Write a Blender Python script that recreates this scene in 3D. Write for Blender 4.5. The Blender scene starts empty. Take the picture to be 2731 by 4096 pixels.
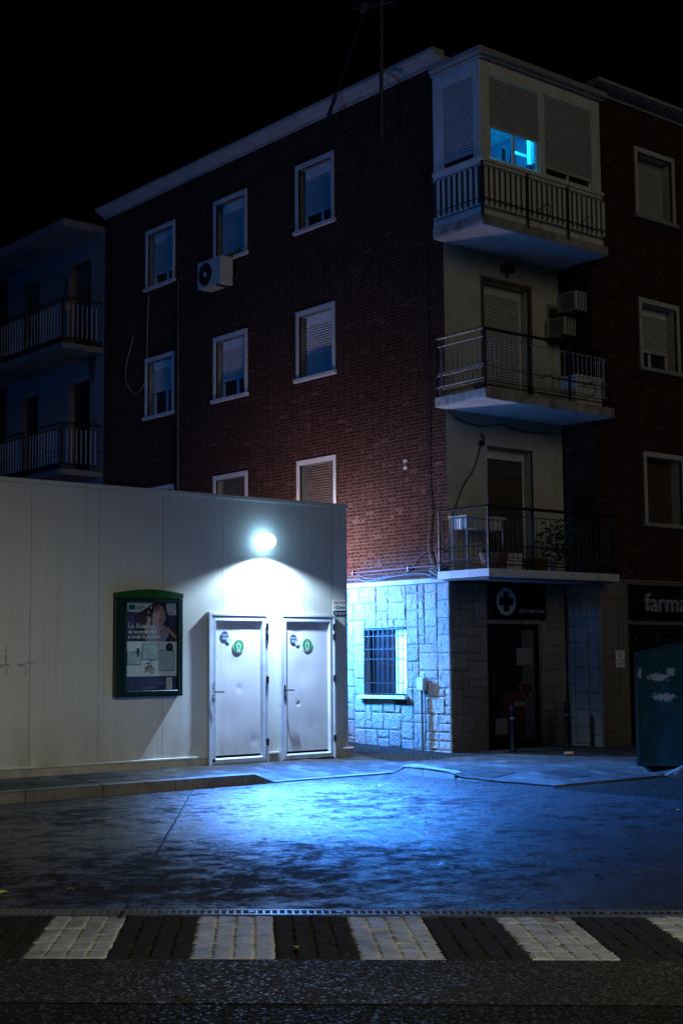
import bpy, math, random
from mathutils import Vector, Matrix, noise as mnoise
random.seed(7)
SC = bpy.context.scene
COL = SC.collection
W = {}                                   # world location of each parent

# ------------------------------------------------------------------ materials
class NT:
    def __init__(s, name):
        s.m = bpy.data.materials.new(name); s.m.use_nodes = True
        s.t = s.m.node_tree; s.t.nodes.clear()
        s.out = s.t.nodes.new('ShaderNodeOutputMaterial')
        s.p = s.t.nodes.new('ShaderNodeBsdfPrincipled')
        s.t.links.new(s.p.outputs[0], s.out.inputs[0])
        s._pos = None
    def n(s, typ, **kw):
        nd = s.t.nodes.new(typ)
        for k, v in kw.items(): setattr(nd, k, v)
        return nd
    def link(s, a, b): s.t.links.new(a, b)
    def pos(s):
        if s._pos is None:
            s._pos = s.n('ShaderNodeNewGeometry').outputs['Position']
        return s._pos
    def sep(s, v):
        nd = s.n('ShaderNodeSeparateXYZ'); s.link(v, nd.inputs[0]); return nd.outputs
    def comb(s, x=0, y=0, z=0):
        nd = s.n('ShaderNodeCombineXYZ')
        for i, v in enumerate((x, y, z)): s.put(nd.inputs[i], v)
        return nd.outputs[0]
    def put(s, sock, v):
        if isinstance(v, bpy.types.NodeSocket): s.link(v, sock)
        else: sock.default_value = v
    def ma(s, op, a, b=0, c=0):
        nd = s.n('ShaderNodeMath', operation=op)
        s.put(nd.inputs[0], a); s.put(nd.inputs[1], b)
        if op in ('MULTIPLY_ADD', 'COMPARE', 'SMOOTH_MIN'): s.put(nd.inputs[2], c)
        return nd.outputs[0]
    def noise(s, scale, detail=4, rough=.55, vec=None, stretch=None, dist=0):
        v = vec or s.pos()
        if stretch:
            mp = s.n('ShaderNodeMapping'); s.link(v, mp.inputs[0]); mp.inputs['Scale'].default_value = stretch; v = mp.outputs[0]
        nd = s.n('ShaderNodeTexNoise'); s.link(v, nd.inputs['Vector'])
        nd.inputs['Scale'].default_value = scale; nd.inputs['Detail'].default_value = detail
        nd.inputs['Roughness'].default_value = rough; nd.inputs['Distortion'].default_value = dist
        return nd.outputs[0]
    def ramp(s, f, stops):
        nd = s.n('ShaderNodeValToRGB'); s.link(f, nd.inputs[0])
        e = nd.color_ramp.elements
        while len(e) < len(stops): e.new(.5)
        for i, (p, c) in enumerate(stops):
            e[i].position = p; e[i].color = (c, c, c, 1) if isinstance(c, (int, float)) else (*c, 1)
        return nd.outputs[0]
    def mix(s, f, a, b, mode='MIX'):
        nd = s.n('ShaderNodeMix', data_type='RGBA', blend_type=mode)
        s.put(nd.inputs[0], f)
        s.put(nd.inputs[6], (*a, 1) if isinstance(a, tuple) else a)
        s.put(nd.inputs[7], (*b, 1) if isinstance(b, tuple) else b)
        return nd.outputs[2]
    def bump(s, h, strength=.5, dist=.01, prev=None):
        nd = s.n('ShaderNodeBump'); s.link(h, nd.inputs['Height'])
        nd.inputs['Strength'].default_value = strength; nd.inputs['Distance'].default_value = dist
        if prev is not None: s.link(prev, nd.inputs['Normal'])
        return nd.outputs[0]
    def set(s, **kw):
        for k, v in kw.items():
            k = k.replace('_', ' ')
            if isinstance(v, tuple) and len(v) == 3: v = (*v, 1)
            s.put(s.p.inputs[k], v)
        return s

def simple(name, col, rough=.6, metal=0, var=.15, vs=6, bump=0, bs=60, bd=.003, spec=.5, dirt=None, **kw):
    t = NT(name)
    a = tuple(c * (1 - var) for c in col); b = tuple(min(1, c * (1 + var)) for c in col)
    c = t.ramp(t.noise(vs, 5), [(.3, a), (.7, b)])
    if dirt:   # streaked grime: (colour, amount)
        d = t.ramp(t.noise(2.2, 6, .65, stretch=(1, 1, .25)), [(.48, 0.0), (.75, dirt[1])])
        c = t.mix(d, c, dirt[0])
    r = t.ramp(t.noise(vs * 1.7, 4), [(.3, max(0, rough - .08)), (.7, min(1, rough + .08))])
    t.set(Base_Color=c, Roughness=r, Metallic=float(metal), Specular_IOR_Level=float(spec))
    if bump: t.set(Normal=t.bump(t.noise(bs, 4), bump, bd))
    return t.m

def emit(name, col, strength):
    t = NT(name); t.set(Base_Color=(.8, .8, .8), Emission_Color=col, Emission_Strength=float(strength)); return t.m

def brick(name, ax):
    """running courses 57 mm high; stretchers and headers alternate. ax = the horizontal world axis of the wall"""
    t = NT(name); s = t.sep(t.pos()); u = s[ax]; z = s[2]
    zz = t.ma('DIVIDE', z, .058); row = t.ma('FLOOR', zz); fz = t.ma('FRACT', zz)
    wob = t.ma('MULTIPLY', t.noise(1.5, 3), .05)
    uu = t.ma('ADD', t.ma('DIVIDE', t.ma('ADD', u, wob), .36), t.ma('MULTIPLY', row, .5))
    uu = t.ma('ADD', uu, t.ma('MULTIPLY', t.ma('FRACT', t.ma('MULTIPLY', row, .377)), .12))
    col = t.ma('FLOOR', uu); fu = t.ma('FRACT', uu)
    second = t.ma('GREATER_THAN', fu, .64)
    wn = t.n('ShaderNodeTexWhiteNoise', noise_dimensions='3D')
    t.link(t.comb(row, col, second), wn.inputs['Vector'])
    rnd = wn.outputs['Value']
    c = t.ramp(rnd, [(0, (.036, .013, .008)), (.45, (.056, .021, .014)), (.94, (.076, .030, .021)), (.99, (.12, .06, .045))])
    c = t.mix(t.ramp(t.noise(35, 5), [(.3, .0), (.8, .45)]), c, (.05, .019, .013))
    c = t.mix(t.ramp(t.noise(.7, 5), [(.35, .35), (.7, 0)]), c, (.045, .022, .014))
    # vertical joints: dark and deep ; bed joints: grey mortar
    vj = t.ma('MAXIMUM', t.ma('LESS_THAN', fu, .055), t.ma('MULTIPLY', t.ma('GREATER_THAN', fu, .64), t.ma('LESS_THAN', fu, .695)))
    hj = t.ma('LESS_THAN', fz, .2)
    c = t.mix(hj, c, t.mix(t.ramp(t.noise(12, 4), [(.3, 0), (.7, 1)]), (.05, .036, .026), (.12, .09, .07)))
    vv = t.ma('MULTIPLY', vj, t.ma('SUBTRACT', 1, hj))
    c = t.mix(vv, c, (.008, .005, .004))
    h = t.ma('SUBTRACT', 1, t.ma('MAXIMUM', t.ma('MULTIPLY', hj, .45), vv))
    h = t.ma('ADD', h, t.ma('MULTIPLY', t.noise(70, 4), .35)); h = t.ma('ADD', h, t.ma('MULTIPLY', rnd, .5))
    t.set(Base_Color=c, Roughness=.95, Normal=t.bump(h, .9, .008), Specular_IOR_Level=.06)
    return t.m

def stone(name, k=1.0):
    t = NT(name)
    oi = t.n('ShaderNodeAttribute', attribute_name='rnd').outputs['Fac']
    c = t.ramp(t.noise(140, 3, .7), [(.36, (.09, .085, .08)), (.5, (.30, .285, .265)), (.62, (.56, .54, .51))])
    c = t.mix(.4, c, t.ramp(oi, [(0, (.20, .175, .15)), (.5, (.29, .27, .24)), (1, (.38, .36, .33))]))
    c = t.mix(t.ramp(t.noise(1.4, 5), [(.45, 0), (.75, .5)]), c, (.15, .12, .09))
    if k != 1: c = t.mix(1.0, c, (k, k * .92, k * .82), 'MULTIPLY')
    h = t.ma('ADD', t.noise(38, 5, .65), t.ma('MULTIPLY', t.noise(130, 3, .7), .35))
    t.set(Base_Color=c, Roughness=.85, Normal=t.bump(h, 1.0, .03), Specular_IOR_Level=.3)
    return t.m

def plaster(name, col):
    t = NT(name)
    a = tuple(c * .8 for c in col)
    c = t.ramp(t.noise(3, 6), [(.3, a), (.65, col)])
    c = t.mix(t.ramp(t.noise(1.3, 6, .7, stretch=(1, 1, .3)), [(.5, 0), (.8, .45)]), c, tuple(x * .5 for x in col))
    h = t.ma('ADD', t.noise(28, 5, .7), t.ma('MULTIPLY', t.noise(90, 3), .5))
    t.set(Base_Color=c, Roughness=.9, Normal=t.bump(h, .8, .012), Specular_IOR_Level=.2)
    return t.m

def shell(name, col, dirt=.3):
    """painted sheet metal of the service building with grime and oil-canning"""
    t = NT(name)
    c = t.ramp(t.noise(1.2, 5), [(.3, tuple(x * .9 for x in col)), (.7, col)])
    s = t.sep(t.pos())
    low = t.ma('MULTIPLY', t.ramp(t.ma('DIVIDE', s[2], 4.0), [(.05, 1.0), (.22, 0.0)]), t.ramp(t.noise(3.2, 6, .7, stretch=(1, 1, .5)), [(.4, 0), (.7, .75)]))
    c = t.mix(low, c, (.30, .27, .23))
    drip = t.ramp(t.noise(5, 5, .7, stretch=(2.2, 1, .12)), [(.50, 0.0), (.78, dirt)])
    c = t.mix(drip, c, (.38, .37, .33))
    spk = t.ramp(t.noise(30, 2, .4), [(.76, 0), (.79, 1)])
    c = t.mix(spk, c, (.2, .18, .15))
    h = t.ma('ADD', t.noise(1.1, 2), t.ma('MULTIPLY', t.noise(400, 2), .004))
    t.set(Base_Color=c, Roughness=t.ramp(t.noise(4, 4), [(.3, .38), (.7, .52)]), Normal=t.bump(h, .35, .02), Specular_IOR_Level=.35)
    return t.m

def concrete_forecourt(name):
    t = NT(name)
    c = t.ramp(t.noise(1.6, 6, .6), [(.3, (.016, .015, .017)), (.7, (.046, .044, .047))])
    c = t.mix(t.ramp(t.noise(90, 3, .7), [(.35, 0), (.7, .5)]), c, (.042, .040, .042))
    # worn polished patches, broken up by grain
    big = t.noise(.42, 3, .55, dist=.4); mid = t.noise(4.2, 6, .68, dist=.4); fin = t.noise(19, 5, .7)
    pat = t.ma('ADD', t.ma('ADD', t.ma('MULTIPLY', big, .30), t.ma('MULTIPLY', mid, .44)), t.ma('MULTIPLY', fin, .26))
    r = t.ramp(pat, [(.44, .72), (.51, .40), (.57, .19)])
    sp = t.ramp(pat, [(.44, .02), (.50, .35), (.57, 1.0)])
    h = t.ma('ADD', t.ma('MULTIPLY', mid, .6), t.ma('ADD', t.ma('MULTIPLY', fin, .30), t.ma('MULTIPLY', t.noise(80, 4, .7), .32)))
    t.set(Base_Color=c, Roughness=r, Specular_IOR_Level=sp, Normal=t.bump(h, .8, .03))
    return t.m

def asphalt(name, col=.035, rough=.62, grain=.02):
    t = NT(name)
    v = t.n('ShaderNodeTexVoronoi'); t.link(t.pos(), v.inputs['Vector']); v.inputs['Scale'].default_value = 75
    vc = t.n('ShaderNodeTexWhiteNoise', noise_dimensions='3D'); t.link(v.outputs['Position'], vc.inputs['Vector'])
    c = t.ramp(vc.outputs['Value'], [(0, (col * .5, col * .45, col * .36)), (.7, (col * 1.1, col * .98, col * .8)), (.93, (col * 2.2, col * 2.1, col * 1.9)), (1, (col * 4, col * 3.9, col * 3.6))])
    c = t.mix(t.ramp(t.noise(.8, 5), [(.35, .5), (.7, 0)]), c, (col * .5, col * .5, col * .48))
    r = t.ramp(vc.outputs['Value'], [(0, rough + .1), (.8, rough), (1, rough - .35)]); sp = t.ramp(vc.outputs['Value'], [(0, 0.0), (.88, .02), (1, .4)])
    h = t.ma('ADD', t.ma('MULTIPLY', v.outputs['Distance'], -1.2), t.ma('MULTIPLY', vc.outputs['Value'], .5))
    t.set(Base_Color=c, Roughness=r, Normal=t.bump(h, .6, grain * .25), Specular_IOR_Level=sp)
    return t.m

def paving(name):
    t = NT(name); s = t.sep(t.pos())
    def tile(u, v, L, H):
        row = t.ma('FLOOR', t.ma('DIVIDE', v, H)); fv = t.ma('FRACT', t.ma('DIVIDE', v, H))
        uu = t.ma('ADD', t.ma('DIVIDE', u, L), t.ma('MULTIPLY', row, .5)); col = t.ma('FLOOR', uu); fu = t.ma('FRACT', uu)
        return row, col, fu, fv
    row, col, fu, fv = tile(s[1], s[0], .30, .15)
    wn = t.n('ShaderNodeTexWhiteNoise', noise_dimensions='3D'); t.link(t.comb(row, col, 0), wn.inputs['Vector'])
    c = t.ramp(wn.outputs['Value'], [(0, (.040, .038, .036)), (.6, (.068, .064, .060)), (1, (.12, .112, .105))])
    c = t.mix(t.ramp(t.noise(1.1, 6, .65), [(.35, .6), (.65, 0)]), c, (.032, .030, .028))
    j = t.ma('MAXIMUM', t.ma('LESS_THAN', fu, .05), t.ma('LESS_THAN', fv, .10))
    c = t.mix(j, c, (.008, .007, .006))
    h = t.ma('ADD', t.ma('SUBTRACT', 1, j), t.ma('MULTIPLY', wn.outputs['Value'], .7))
    h = t.ma('ADD', h, t.ma('MULTIPLY', t.noise(45, 5, .7), .5))
    t.set(Base_Color=c, Roughness=t.ramp(t.noise(3, 5), [(.35, .78), (.65, .5)]), Normal=t.bump(h, 1.0, .014), Specular_IOR_Level=.12)
    return t.m

def kerbstone(name):
    t = NT(name)
    c = t.ramp(t.noise(2.4, 6), [(.3, (.12, .112, .10)), (.7, (.24, .23, .21))])
    c = t.mix(t.ramp(t.noise(7, 6, .7), [(.5, 0), (.72, .75)]), c, (.09, .08, .06))
    t.set(Base_Color=c, Roughness=.8, Normal=t.bump(t.noise(45, 5, .7), .8, .012), Specular_IOR_Level=.35)
    return t.m

def green_paint(name):
    """old dark green enamel, scratched through to pale metal in a few blotches"""
    t = NT(name); tc = t.n('ShaderNodeTexCoord').outputs['Object']; s = t.sep(tc)
    c = t.ramp(t.noise(3, 6, .65), [(.3, (.006, .060, .068)), (.7, (.010, .105, .115))])
    c = t.mix(t.ramp(t.noise(14, 5, .7, stretch=(1, 1, .3)), [(.5, 0), (.8, .6)]), c, (.02, .14, .13))
    m = None
    for (u, z, ru, rz) in ((.30, 1.17, .17, .07), (.46, 1.24, .08, .07), (.37, .91, .20, .06), (.06, 1.22, .03, .09), (.68, 1.21, .05, .04), (.2, .3, .02, .01)):
        du = t.ma('DIVIDE', t.ma('SUBTRACT', s[0], u), ru); dz = t.ma('DIVIDE', t.ma('SUBTRACT', s[2], z), rz)
        d = t.ma('SUBTRACT', 1, t.ma('SQRT', t.ma('ADD', t.ma('MULTIPLY', du, du), t.ma('MULTIPLY', dz, dz))))
        m = d if m is None else t.ma('MAXIMUM', m, d)
    n = t.noise(26, 5, .7)
    k = t.ramp(t.ma('ADD', m, t.ma('MULTIPLY', t.ma('SUBTRACT', n, .5), 2.6)), [(.22, 0), (.34, 1)])
    c = t.mix(k, c, t.mix(t.noise(60, 3), (.25, .27, .2), (.95, .95, .88)))
    t.set(Base_Color=c, Roughness=t.ramp(t.noise(7, 4), [(.3, .35), (.7, .6)]), Normal=t.bump(t.noise(3, 4), .3, .02), Specular_IOR_Level=.5)
    return t.m

M = {}
M['brickY'] = brick('brick_side', 1); M['brickX'] = brick('brick_front', 0)
M['stone'] = stone('granite'); M['mortar'] = simple('mortar', (.06, .055, .05), .95, bump=.5)
M['plaster'] = plaster('plaster_beige', (.56, .54, .42)); M['plaster2'] = plaster('plaster_white', (.16, .17, .165)); M['soffit2'] = simple('dark_soffit', (.11, .11, .105), .9, var=.3, bump=.6)  # soffit2: darker base tone for the far building's slabs
M['render'] = plaster('cement_band', (.36, .35, .33))
M['cornice'] = plaster('cornice_plaster', (.36, .36, .34))
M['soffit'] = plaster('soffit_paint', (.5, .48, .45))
M['slab'] = simple('balcony_concrete', (.34, .32, .27), .9, var=.4, vs=9, bump=.7, bs=30, bd=.01, dirt=((.08, .07, .05), .8))
M['fascia'] = simple('painted_fascia', (.6, .59, .55), .8, var=.15, vs=5, bump=.4, dirt=((.2, .18, .15), .5))
M['white'] = simple('white_paint', (.66, .65, .60), .55, var=.08, vs=8, dirt=((.3, .28, .24), .35))
M['whitewin'] = simple('white_window_surround', (.50, .50, .48), .7, var=.1, vs=14, bump=.3, dirt=((.3, .28, .24), .4))
M['shutter'] = simple('pale_slats', (.5, .5, .48), .5, var=.12, vs=5)
M['shutterB'] = simple('brown_slats', (.09, .06, .042), .55, var=.25, vs=5)
M['brown'] = simple('brown_wood', (.10, .065, .04), .6, var=.25)
M['glassdark'] = simple('dark_glass', (.012, .014, .018), .06, var=.1, spec=.6)
M['black'] = simple('black_iron', (.014, .013, .013), .5, var=.3, vs=20)
M['bars'] = simple('grey_painted_bars', (.34, .34, .34), .5, var=.3, vs=20)
M['alu'] = simple('brushed_aluminium', (.60, .66, .72), .38, metal=.25, var=.1, vs=8)
M['door'] = shell('door_sheet', (.60, .60, .62), .25)
M['shell'] = shell('cream_sheet_metal', (.60, .61, .56), .45)
M['seam'] = simple('seam_shadow_gap', (.07, .06, .05), .8)
M['plinth'] = simple('plinth_concrete', (.42, .40, .35), .85, var=.2, vs=5, bump=.5, dirt=((.12, .1, .08), .7))
M['hinge'] = simple('dark_steel', (.02, .02, .022), .4, metal=.5)
M['greencase'] = simple('dark_green_enamel', (.002, .022, .019), .35, var=.1)
M['greenhead'] = simple('bright_green_enamel', (.005, .085, .008), .4, var=.1)
M['green'] = simple('sticker_green', (.02, .22, .07), .45, var=.05)
M['stickW'] = simple('sticker_white', (.75, .78, .75), .45, var=.04)
M['stickN'] = simple('sticker_navy', (.015, .05, .12), .4, var=.1)
M['stickB'] = simple('sticker_pale_blue', (.35, .5, .62), .3, var=.1)
M['orange'] = simple('print_orange', (.75, .25, .1), .5, var=.03)
M['ink'] = simple('print_black', (.012, .012, .014), .5, var=.05)
M['signblack'] = simple('sign_black', (.006, .006, .007), .5, var=.1, spec=.15)
M['signwhite'] = simple('sign_letter', (.36, .37, .42), .45, var=.05)
M['kerb'] = kerbstone('kerb_concrete'); M['pave'] = paving('pavement_tiles')
M['fore'] = concrete_forecourt('forecourt_concrete')
M['asph'] = asphalt('coarse_asphalt', .045, .62); M['asph2'] = asphalt('dark_asphalt', .022, .7, .012); M['asph3'] = asphalt('passage_asphalt', .03, .8)
M['paverD'] = simple('paver_dark', (.030, .025, .019), .85, spec=.06, var=.3, vs=12, bump=.8, bs=70, bd=.006)
M['paverW'] = simple('paver_white_painted', (.44, .42, .39), .5, var=.28, vs=11, bump=1, bs=45, bd=.01, dirt=((.07, .065, .055), .95))
M['joint'] = simple('joint_tar', (.006, .006, .006), .8)
M['rust'] = simple('cast_iron', (.016, .011, .010), .6, var=.4, vs=30, bump=.8, bs=50)
M['steel'] = simple('galvanised_grate', (.30, .31, .33), .35, metal=.8, var=.2, vs=30)
M['cont'] = green_paint('container_green')
M['ac'] = simple('ac_cream', (.38, .38, .35), .5, var=.1)
M['redpipe'] = simple('red_pipe', (.10, .015, .012), .5, var=.2, vs=20)
M['greypipe'] = simple('grey_pipe', (.07, .07, .075), .5, var=.2, vs=20)
M['terra'] = simple('terracotta', (.20, .08, .05), .8, var=.25, vs=10)
M['leaf'] = simple('leaf_green', (.03, .06, .02), .6, var=.4, vs=30)
M['dryleaf'] = simple('dry_leaf', (.30, .26, .12), .7, var=.4, vs=40)
M['yleaf'] = simple('yellow_leaf', (.55, .60, .10), .7, var=.2, vs=40)
M['dleaf'] = simple('dark_leaf', (.05, .035, .02), .7, var=.2, vs=40)
M['roomwall'] = simple('room_wall_paint', (.16, .2, .3), .8, var=.05); M['roomceil'] = simple('room_ceiling', (.75, .75, .75), .8)
M['roomdark'] = simple('room_furniture', (.02, .02, .03), .6)
M['litpane'] = None; M['rusty'] = simple('rusty_bars', (.035, .028, .022), .7, var=.5, vs=14); M['parapetD'] = simple('gap_shade', (.05, .05, .045), .8)  # parapetD: dark colour that paints shade into narrow gaps

# ------------------------------------------------------------------ mesh builder
class MB:
    def __init__(s): s.v = []; s.f = []; s.mi = []; s.mats = []; s.cm = 0; s.rnd = []
    def mat(s, m):
        if m not in s.mats: s.mats.append(m)
        s.cm = s.mats.index(m); return s
    def add(s, vs, fs, r=None):
        b = len(s.v); s.v += [tuple(v) for v in vs]
        for f in fs: s.f.append([b + i for i in f]); s.mi.append(s.cm); s.rnd.append(random.random() if r is None else r)
        return s
    def box(s, x0, x1, y0, y1, z0, z1, bev=0):
        x0, x1 = sorted((x0, x1)); y0, y1 = sorted((y0, y1)); z0, z1 = sorted((z0, z1))
        if bev <= 0:
            vs = [(x, y, z) for z in (z0, z1) for y in (y0, y1) for x in (x0, x1)]
            return s.add(vs, [(0, 2, 3, 1), (4, 5, 7, 6), (0, 1, 5, 4), (2, 6, 7, 3), (0, 4, 6, 2), (1, 3, 7, 5)])
        b = min(bev, (x1 - x0) * .45, (y1 - y0) * .45, (z1 - z0) * .45)
        X = (x0, x0 + b, x1 - b, x1); Y = (y0, y0 + b, y1 - b, y1); Z = (z0, z0 + b, z1 - b, z1)
        idx = {}; vs = []
        def V(i, j, k):
            key = (i, j, k)
            if key not in idx: idx[key] = len(vs); vs.append((X[i], Y[j], Z[k]))
            return idx[key]
        fs = []
        for k, e in ((0, 0), (3, 1)):
            q = [V(1, 1, k), V(2, 1, k), V(2, 2, k), V(1, 2, k)]; fs.append(q if e else q[::-1])
        for j, e in ((0, 0), (3, 1)):
            q = [V(1, j, 1), V(2, j, 1), V(2, j, 2), V(1, j, 2)]; fs.append(q[::-1] if e else q)
        for i, e in ((0, 0), (3, 1)):
            q = [V(i, 1, 1), V(i, 2, 1), V(i, 2, 2), V(i, 1, 2)]; fs.append(q if e else q[::-1])
        for a in (0, 3):
            for c in (0, 3):
                a1 = 1 if a == 0 else 2; c1 = 1 if c == 0 else 2
                fs.append([V(a, c1, 1), V(a1, c, 1), V(a1, c, 2), V(a, c1, 2)])
                fs.append([V(a, 1, c1), V(a1, 1, c), V(a1, 2, c), V(a, 2, c1)])
                fs.append([V(1, a, c1), V(1, a1, c), V(2, a1, c), V(2, a, c1)])
                for g in (0, 3):
                    g1 = 1 if g == 0 else 2
                    fs.append([V(a, c1, g1), V(a1, c, g1), V(a1, c1, g)])
        return s.add(vs, fs)
    def tube(s, pts, r, n=6, cap=True):
        pts = [Vector(p) for p in pts]; rs = r if isinstance(r, (list, tuple)) else [r] * len(pts)
        vs = []; fs = []
        t0 = (pts[1] - pts[0]).normalized()
        ref = Vector((0, 0, 1)) if abs(t0.z) < .9 else Vector((1, 0, 0))
        for i, p in enumerate(pts):
            a = pts[max(0, i - 1)]; b = pts[min(len(pts) - 1, i + 1)]
            t = (b - a).normalized(); n1 = t.cross(ref)
            if n1.length < 1e-4: n1 = t.cross(Vector((0, 1, 0)))
            n1.normalize(); n2 = t.cross(n1)
            for k in range(n):
                an = 2 * math.pi * k / n
                vs.append(p + rs[i] * (math.cos(an) * n1 + math.sin(an) * n2))
        for i in range(len(pts) - 1):
            for k in range(n):
                fs.append((i * n + k, i * n + (k + 1) % n, (i + 1) * n + (k + 1) % n, (i + 1) * n + k))
        if cap: fs.append(tuple(range(n))[::-1]); fs.append(tuple((len(pts) - 1) * n + k for k in range(n)))
        return s.add(vs, fs)
    def lathe(s, c, prof, n=20, axis='z', cap=True):
        vs = []; fs = []
        for (r, h) in prof:
            for k in range(n):
                a = 2 * math.pi * k / n; u, w = r * math.cos(a), r * math.sin(a)
                vs.append({'z': (c[0] + u, c[1] + w, c[2] + h), 'y': (c[0] + u, c[1] + h, c[2] + w), 'x': (c[0] + h, c[1] + u, c[2] + w)}[axis])
        for i in range(len(prof) - 1):
            for k in range(n): fs.append((i * n + k, i * n + (k + 1) % n, (i + 1) * n + (k + 1) % n, (i + 1) * n + k))
        if cap: fs.append(tuple(range(n))[::-1]); fs.append(tuple((len(prof) - 1) * n + k for k in range(n)))
        return s.add(vs, fs)
    def prism(s, poly, h0, h1, axis='y'):
        """poly in the two axes other than `axis`"""
        def P(a, b, h): return {'y': (a, h, b), 'x': (h, a, b), 'z': (a, b, h)}[axis]
        n = len(poly); vs = [P(a, b, h0) for a, b in poly] + [P(a, b, h1) for a, b in poly]
        fs = [tuple(range(n)), tuple(range(2 * n - 1, n - 1, -1))] + [(i, i + n, (i + 1) % n + n, (i + 1) % n) for i in range(n)]
        return s.add(vs, fs)
    def flat(s, poly, y):                 # flat shape facing -Y
        return s.add([(a, y, b) for a, b in poly], [tuple(range(len(poly)))])
    def rect(s, x0, x1, z0, z1, y): return s.flat([(x0, z0), (x1, z0), (x1, z1), (x0, z1)], y)
    def ell(s, cx, cz, rx, rz, y, n=24): return s.flat([(cx + rx * math.cos(2 * math.pi * k / n), cz + rz * math.sin(2 * math.pi * k / n)) for k in range(n)], y)
    def text(s, body, x, z, size, y, width=None, depth=0, bold=0):
        cu = bpy.data.curves.new('lettering', 'FONT'); cu.body = body; cu.size = size; cu.resolution_u = 3
        cu.offset = bold
        if depth: cu.extrude = depth / 2
        ob = bpy.data.objects.new('lettering', cu); COL.objects.link(ob)
        dg = bpy.context.evaluated_depsgraph_get(); dg.update()
        me = bpy.data.meshes.new_from_object(ob.evaluated_get(dg))
        vs = [v.co.copy() for v in me.vertices]; fs = [tuple(p.vertices) for p in me.polygons]
        bpy.data.objects.remove(ob); bpy.data.curves.remove(cu); bpy.data.meshes.remove(me)
        if not vs: return s
        x0 = min(v.x for v in vs); x1 = max(v.x for v in vs); k = (width / (x1 - x0)) if width else 1
        return s.add([(x + (v.x - x0) * k, y - v.z, z + v.y) for v in vs], fs)
    def build(s, name, mat=None, parent=None, smooth=False):
        me = bpy.data.meshes.new(name)
        o = W.get(parent.name, Vector()) if parent else Vector()
        me.from_pydata([(v[0] - o.x, v[1] - o.y, v[2] - o.z) for v in s.v], [], s.f)
        mats = s.mats or [mat]
        for m in mats: me.materials.append(m)
        me.polygons.foreach_set('material_index', s.mi if s.mats else [0] * len(s.f))
        at = me.attributes.new('rnd', 'FLOAT', 'FACE'); at.data.foreach_set('value', s.rnd)
        if smooth: me.polygons.foreach_set('use_smooth', [True] * len(s.f))
        me.update()
        ob = bpy.data.objects.new(name, me); COL.objects.link(ob)
        if parent: ob.parent = parent
        W[ob.name] = o.copy()
        return ob

def tag(o, label=None, cat=None, group=None, kind=None):
    if label: o['label'] = label
    if cat: o['category'] = cat
    if group: o['group'] = group
    if kind: o['kind'] = kind
    return o
def thing(name, loc, label, cat, group=None):
    o = bpy.data.objects.new(name, None); COL.objects.link(o); o.location = loc; o.empty_display_size = .2
    W[o.name] = Vector(loc); return tag(o, label, cat, group)
def struct(mb, name, mat=None): return tag(mb.build(name, mat), kind='structure')
def copy_tree(o, parent=None):
    c = o.copy(); COL.objects.link(c)
    if parent: c.parent = parent
    for ch in list(o.children): copy_tree(ch, c)
    return c

# key planes (metres) -------------------------------------------------
XL, YC, YR, XS, YW = 15.28, 15.72, 15.0, 17.95, 16.13
FL = 2.672                                   # storey height
ZE = 11.0                                    # eaves

# =================================================================== GROUND
def smooth(a, b, x):
    t = max(0, min(1, (x - a) / (b - a))); return t * t * (3 - 2 * t)
def kerb_h(y):    # along x = 12.95
    return .02 + .010 * smooth(12.3, 13.2, y) + .058 * smooth(13.24, 13.32, y) + .04 * smooth(13.4, 14.1, y) - .115 * smooth(14.22, 14.45, y)
def kerb_h2(x):   # along y = 11.6
    return .02 + .10 * smooth(15.1, 15.45, x)
def kerb_h3(x):   # along y = 14.45
    return .125 - .11 * smooth(10.62, 10.95, x)
def ph(x, y):
    if x < 12.95:
        e = kerb_h3(x); return e + (.125 - e) * smooth(14.45, 16.0, y)
    base = .105 + .03 * max(0, y - 15.9)
    ex = kerb_h(min(y, 14.45)) if y < 14.45 else .013 + .10 * smooth(14.45, 16, y)
    z = ex + (base - ex) * smooth(12.95, 14.0 if y < 14.3 else 13.35, x)
    ey = kerb_h2(x)
    return min(z, ey + (base - ey) * smooth(11.6, 12.9, y))

g = MB(); g.add([(-300, -300, -.06), (400, -300, -.06), (400, 400, -.06), (-300, 400, -.06)], [(0, 1, 2, 3)])
struct(g, 'ground', M['asph2'])

E1 = Vector((.729, -.684)); E2 = Vector((-.595, -.804))          # crosswalk frame
O0 = Vector((4.29, 7.88))
def loc(u, v): p = O0 + E1 * u + E2 * v; return (p.x, p.y)
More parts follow.
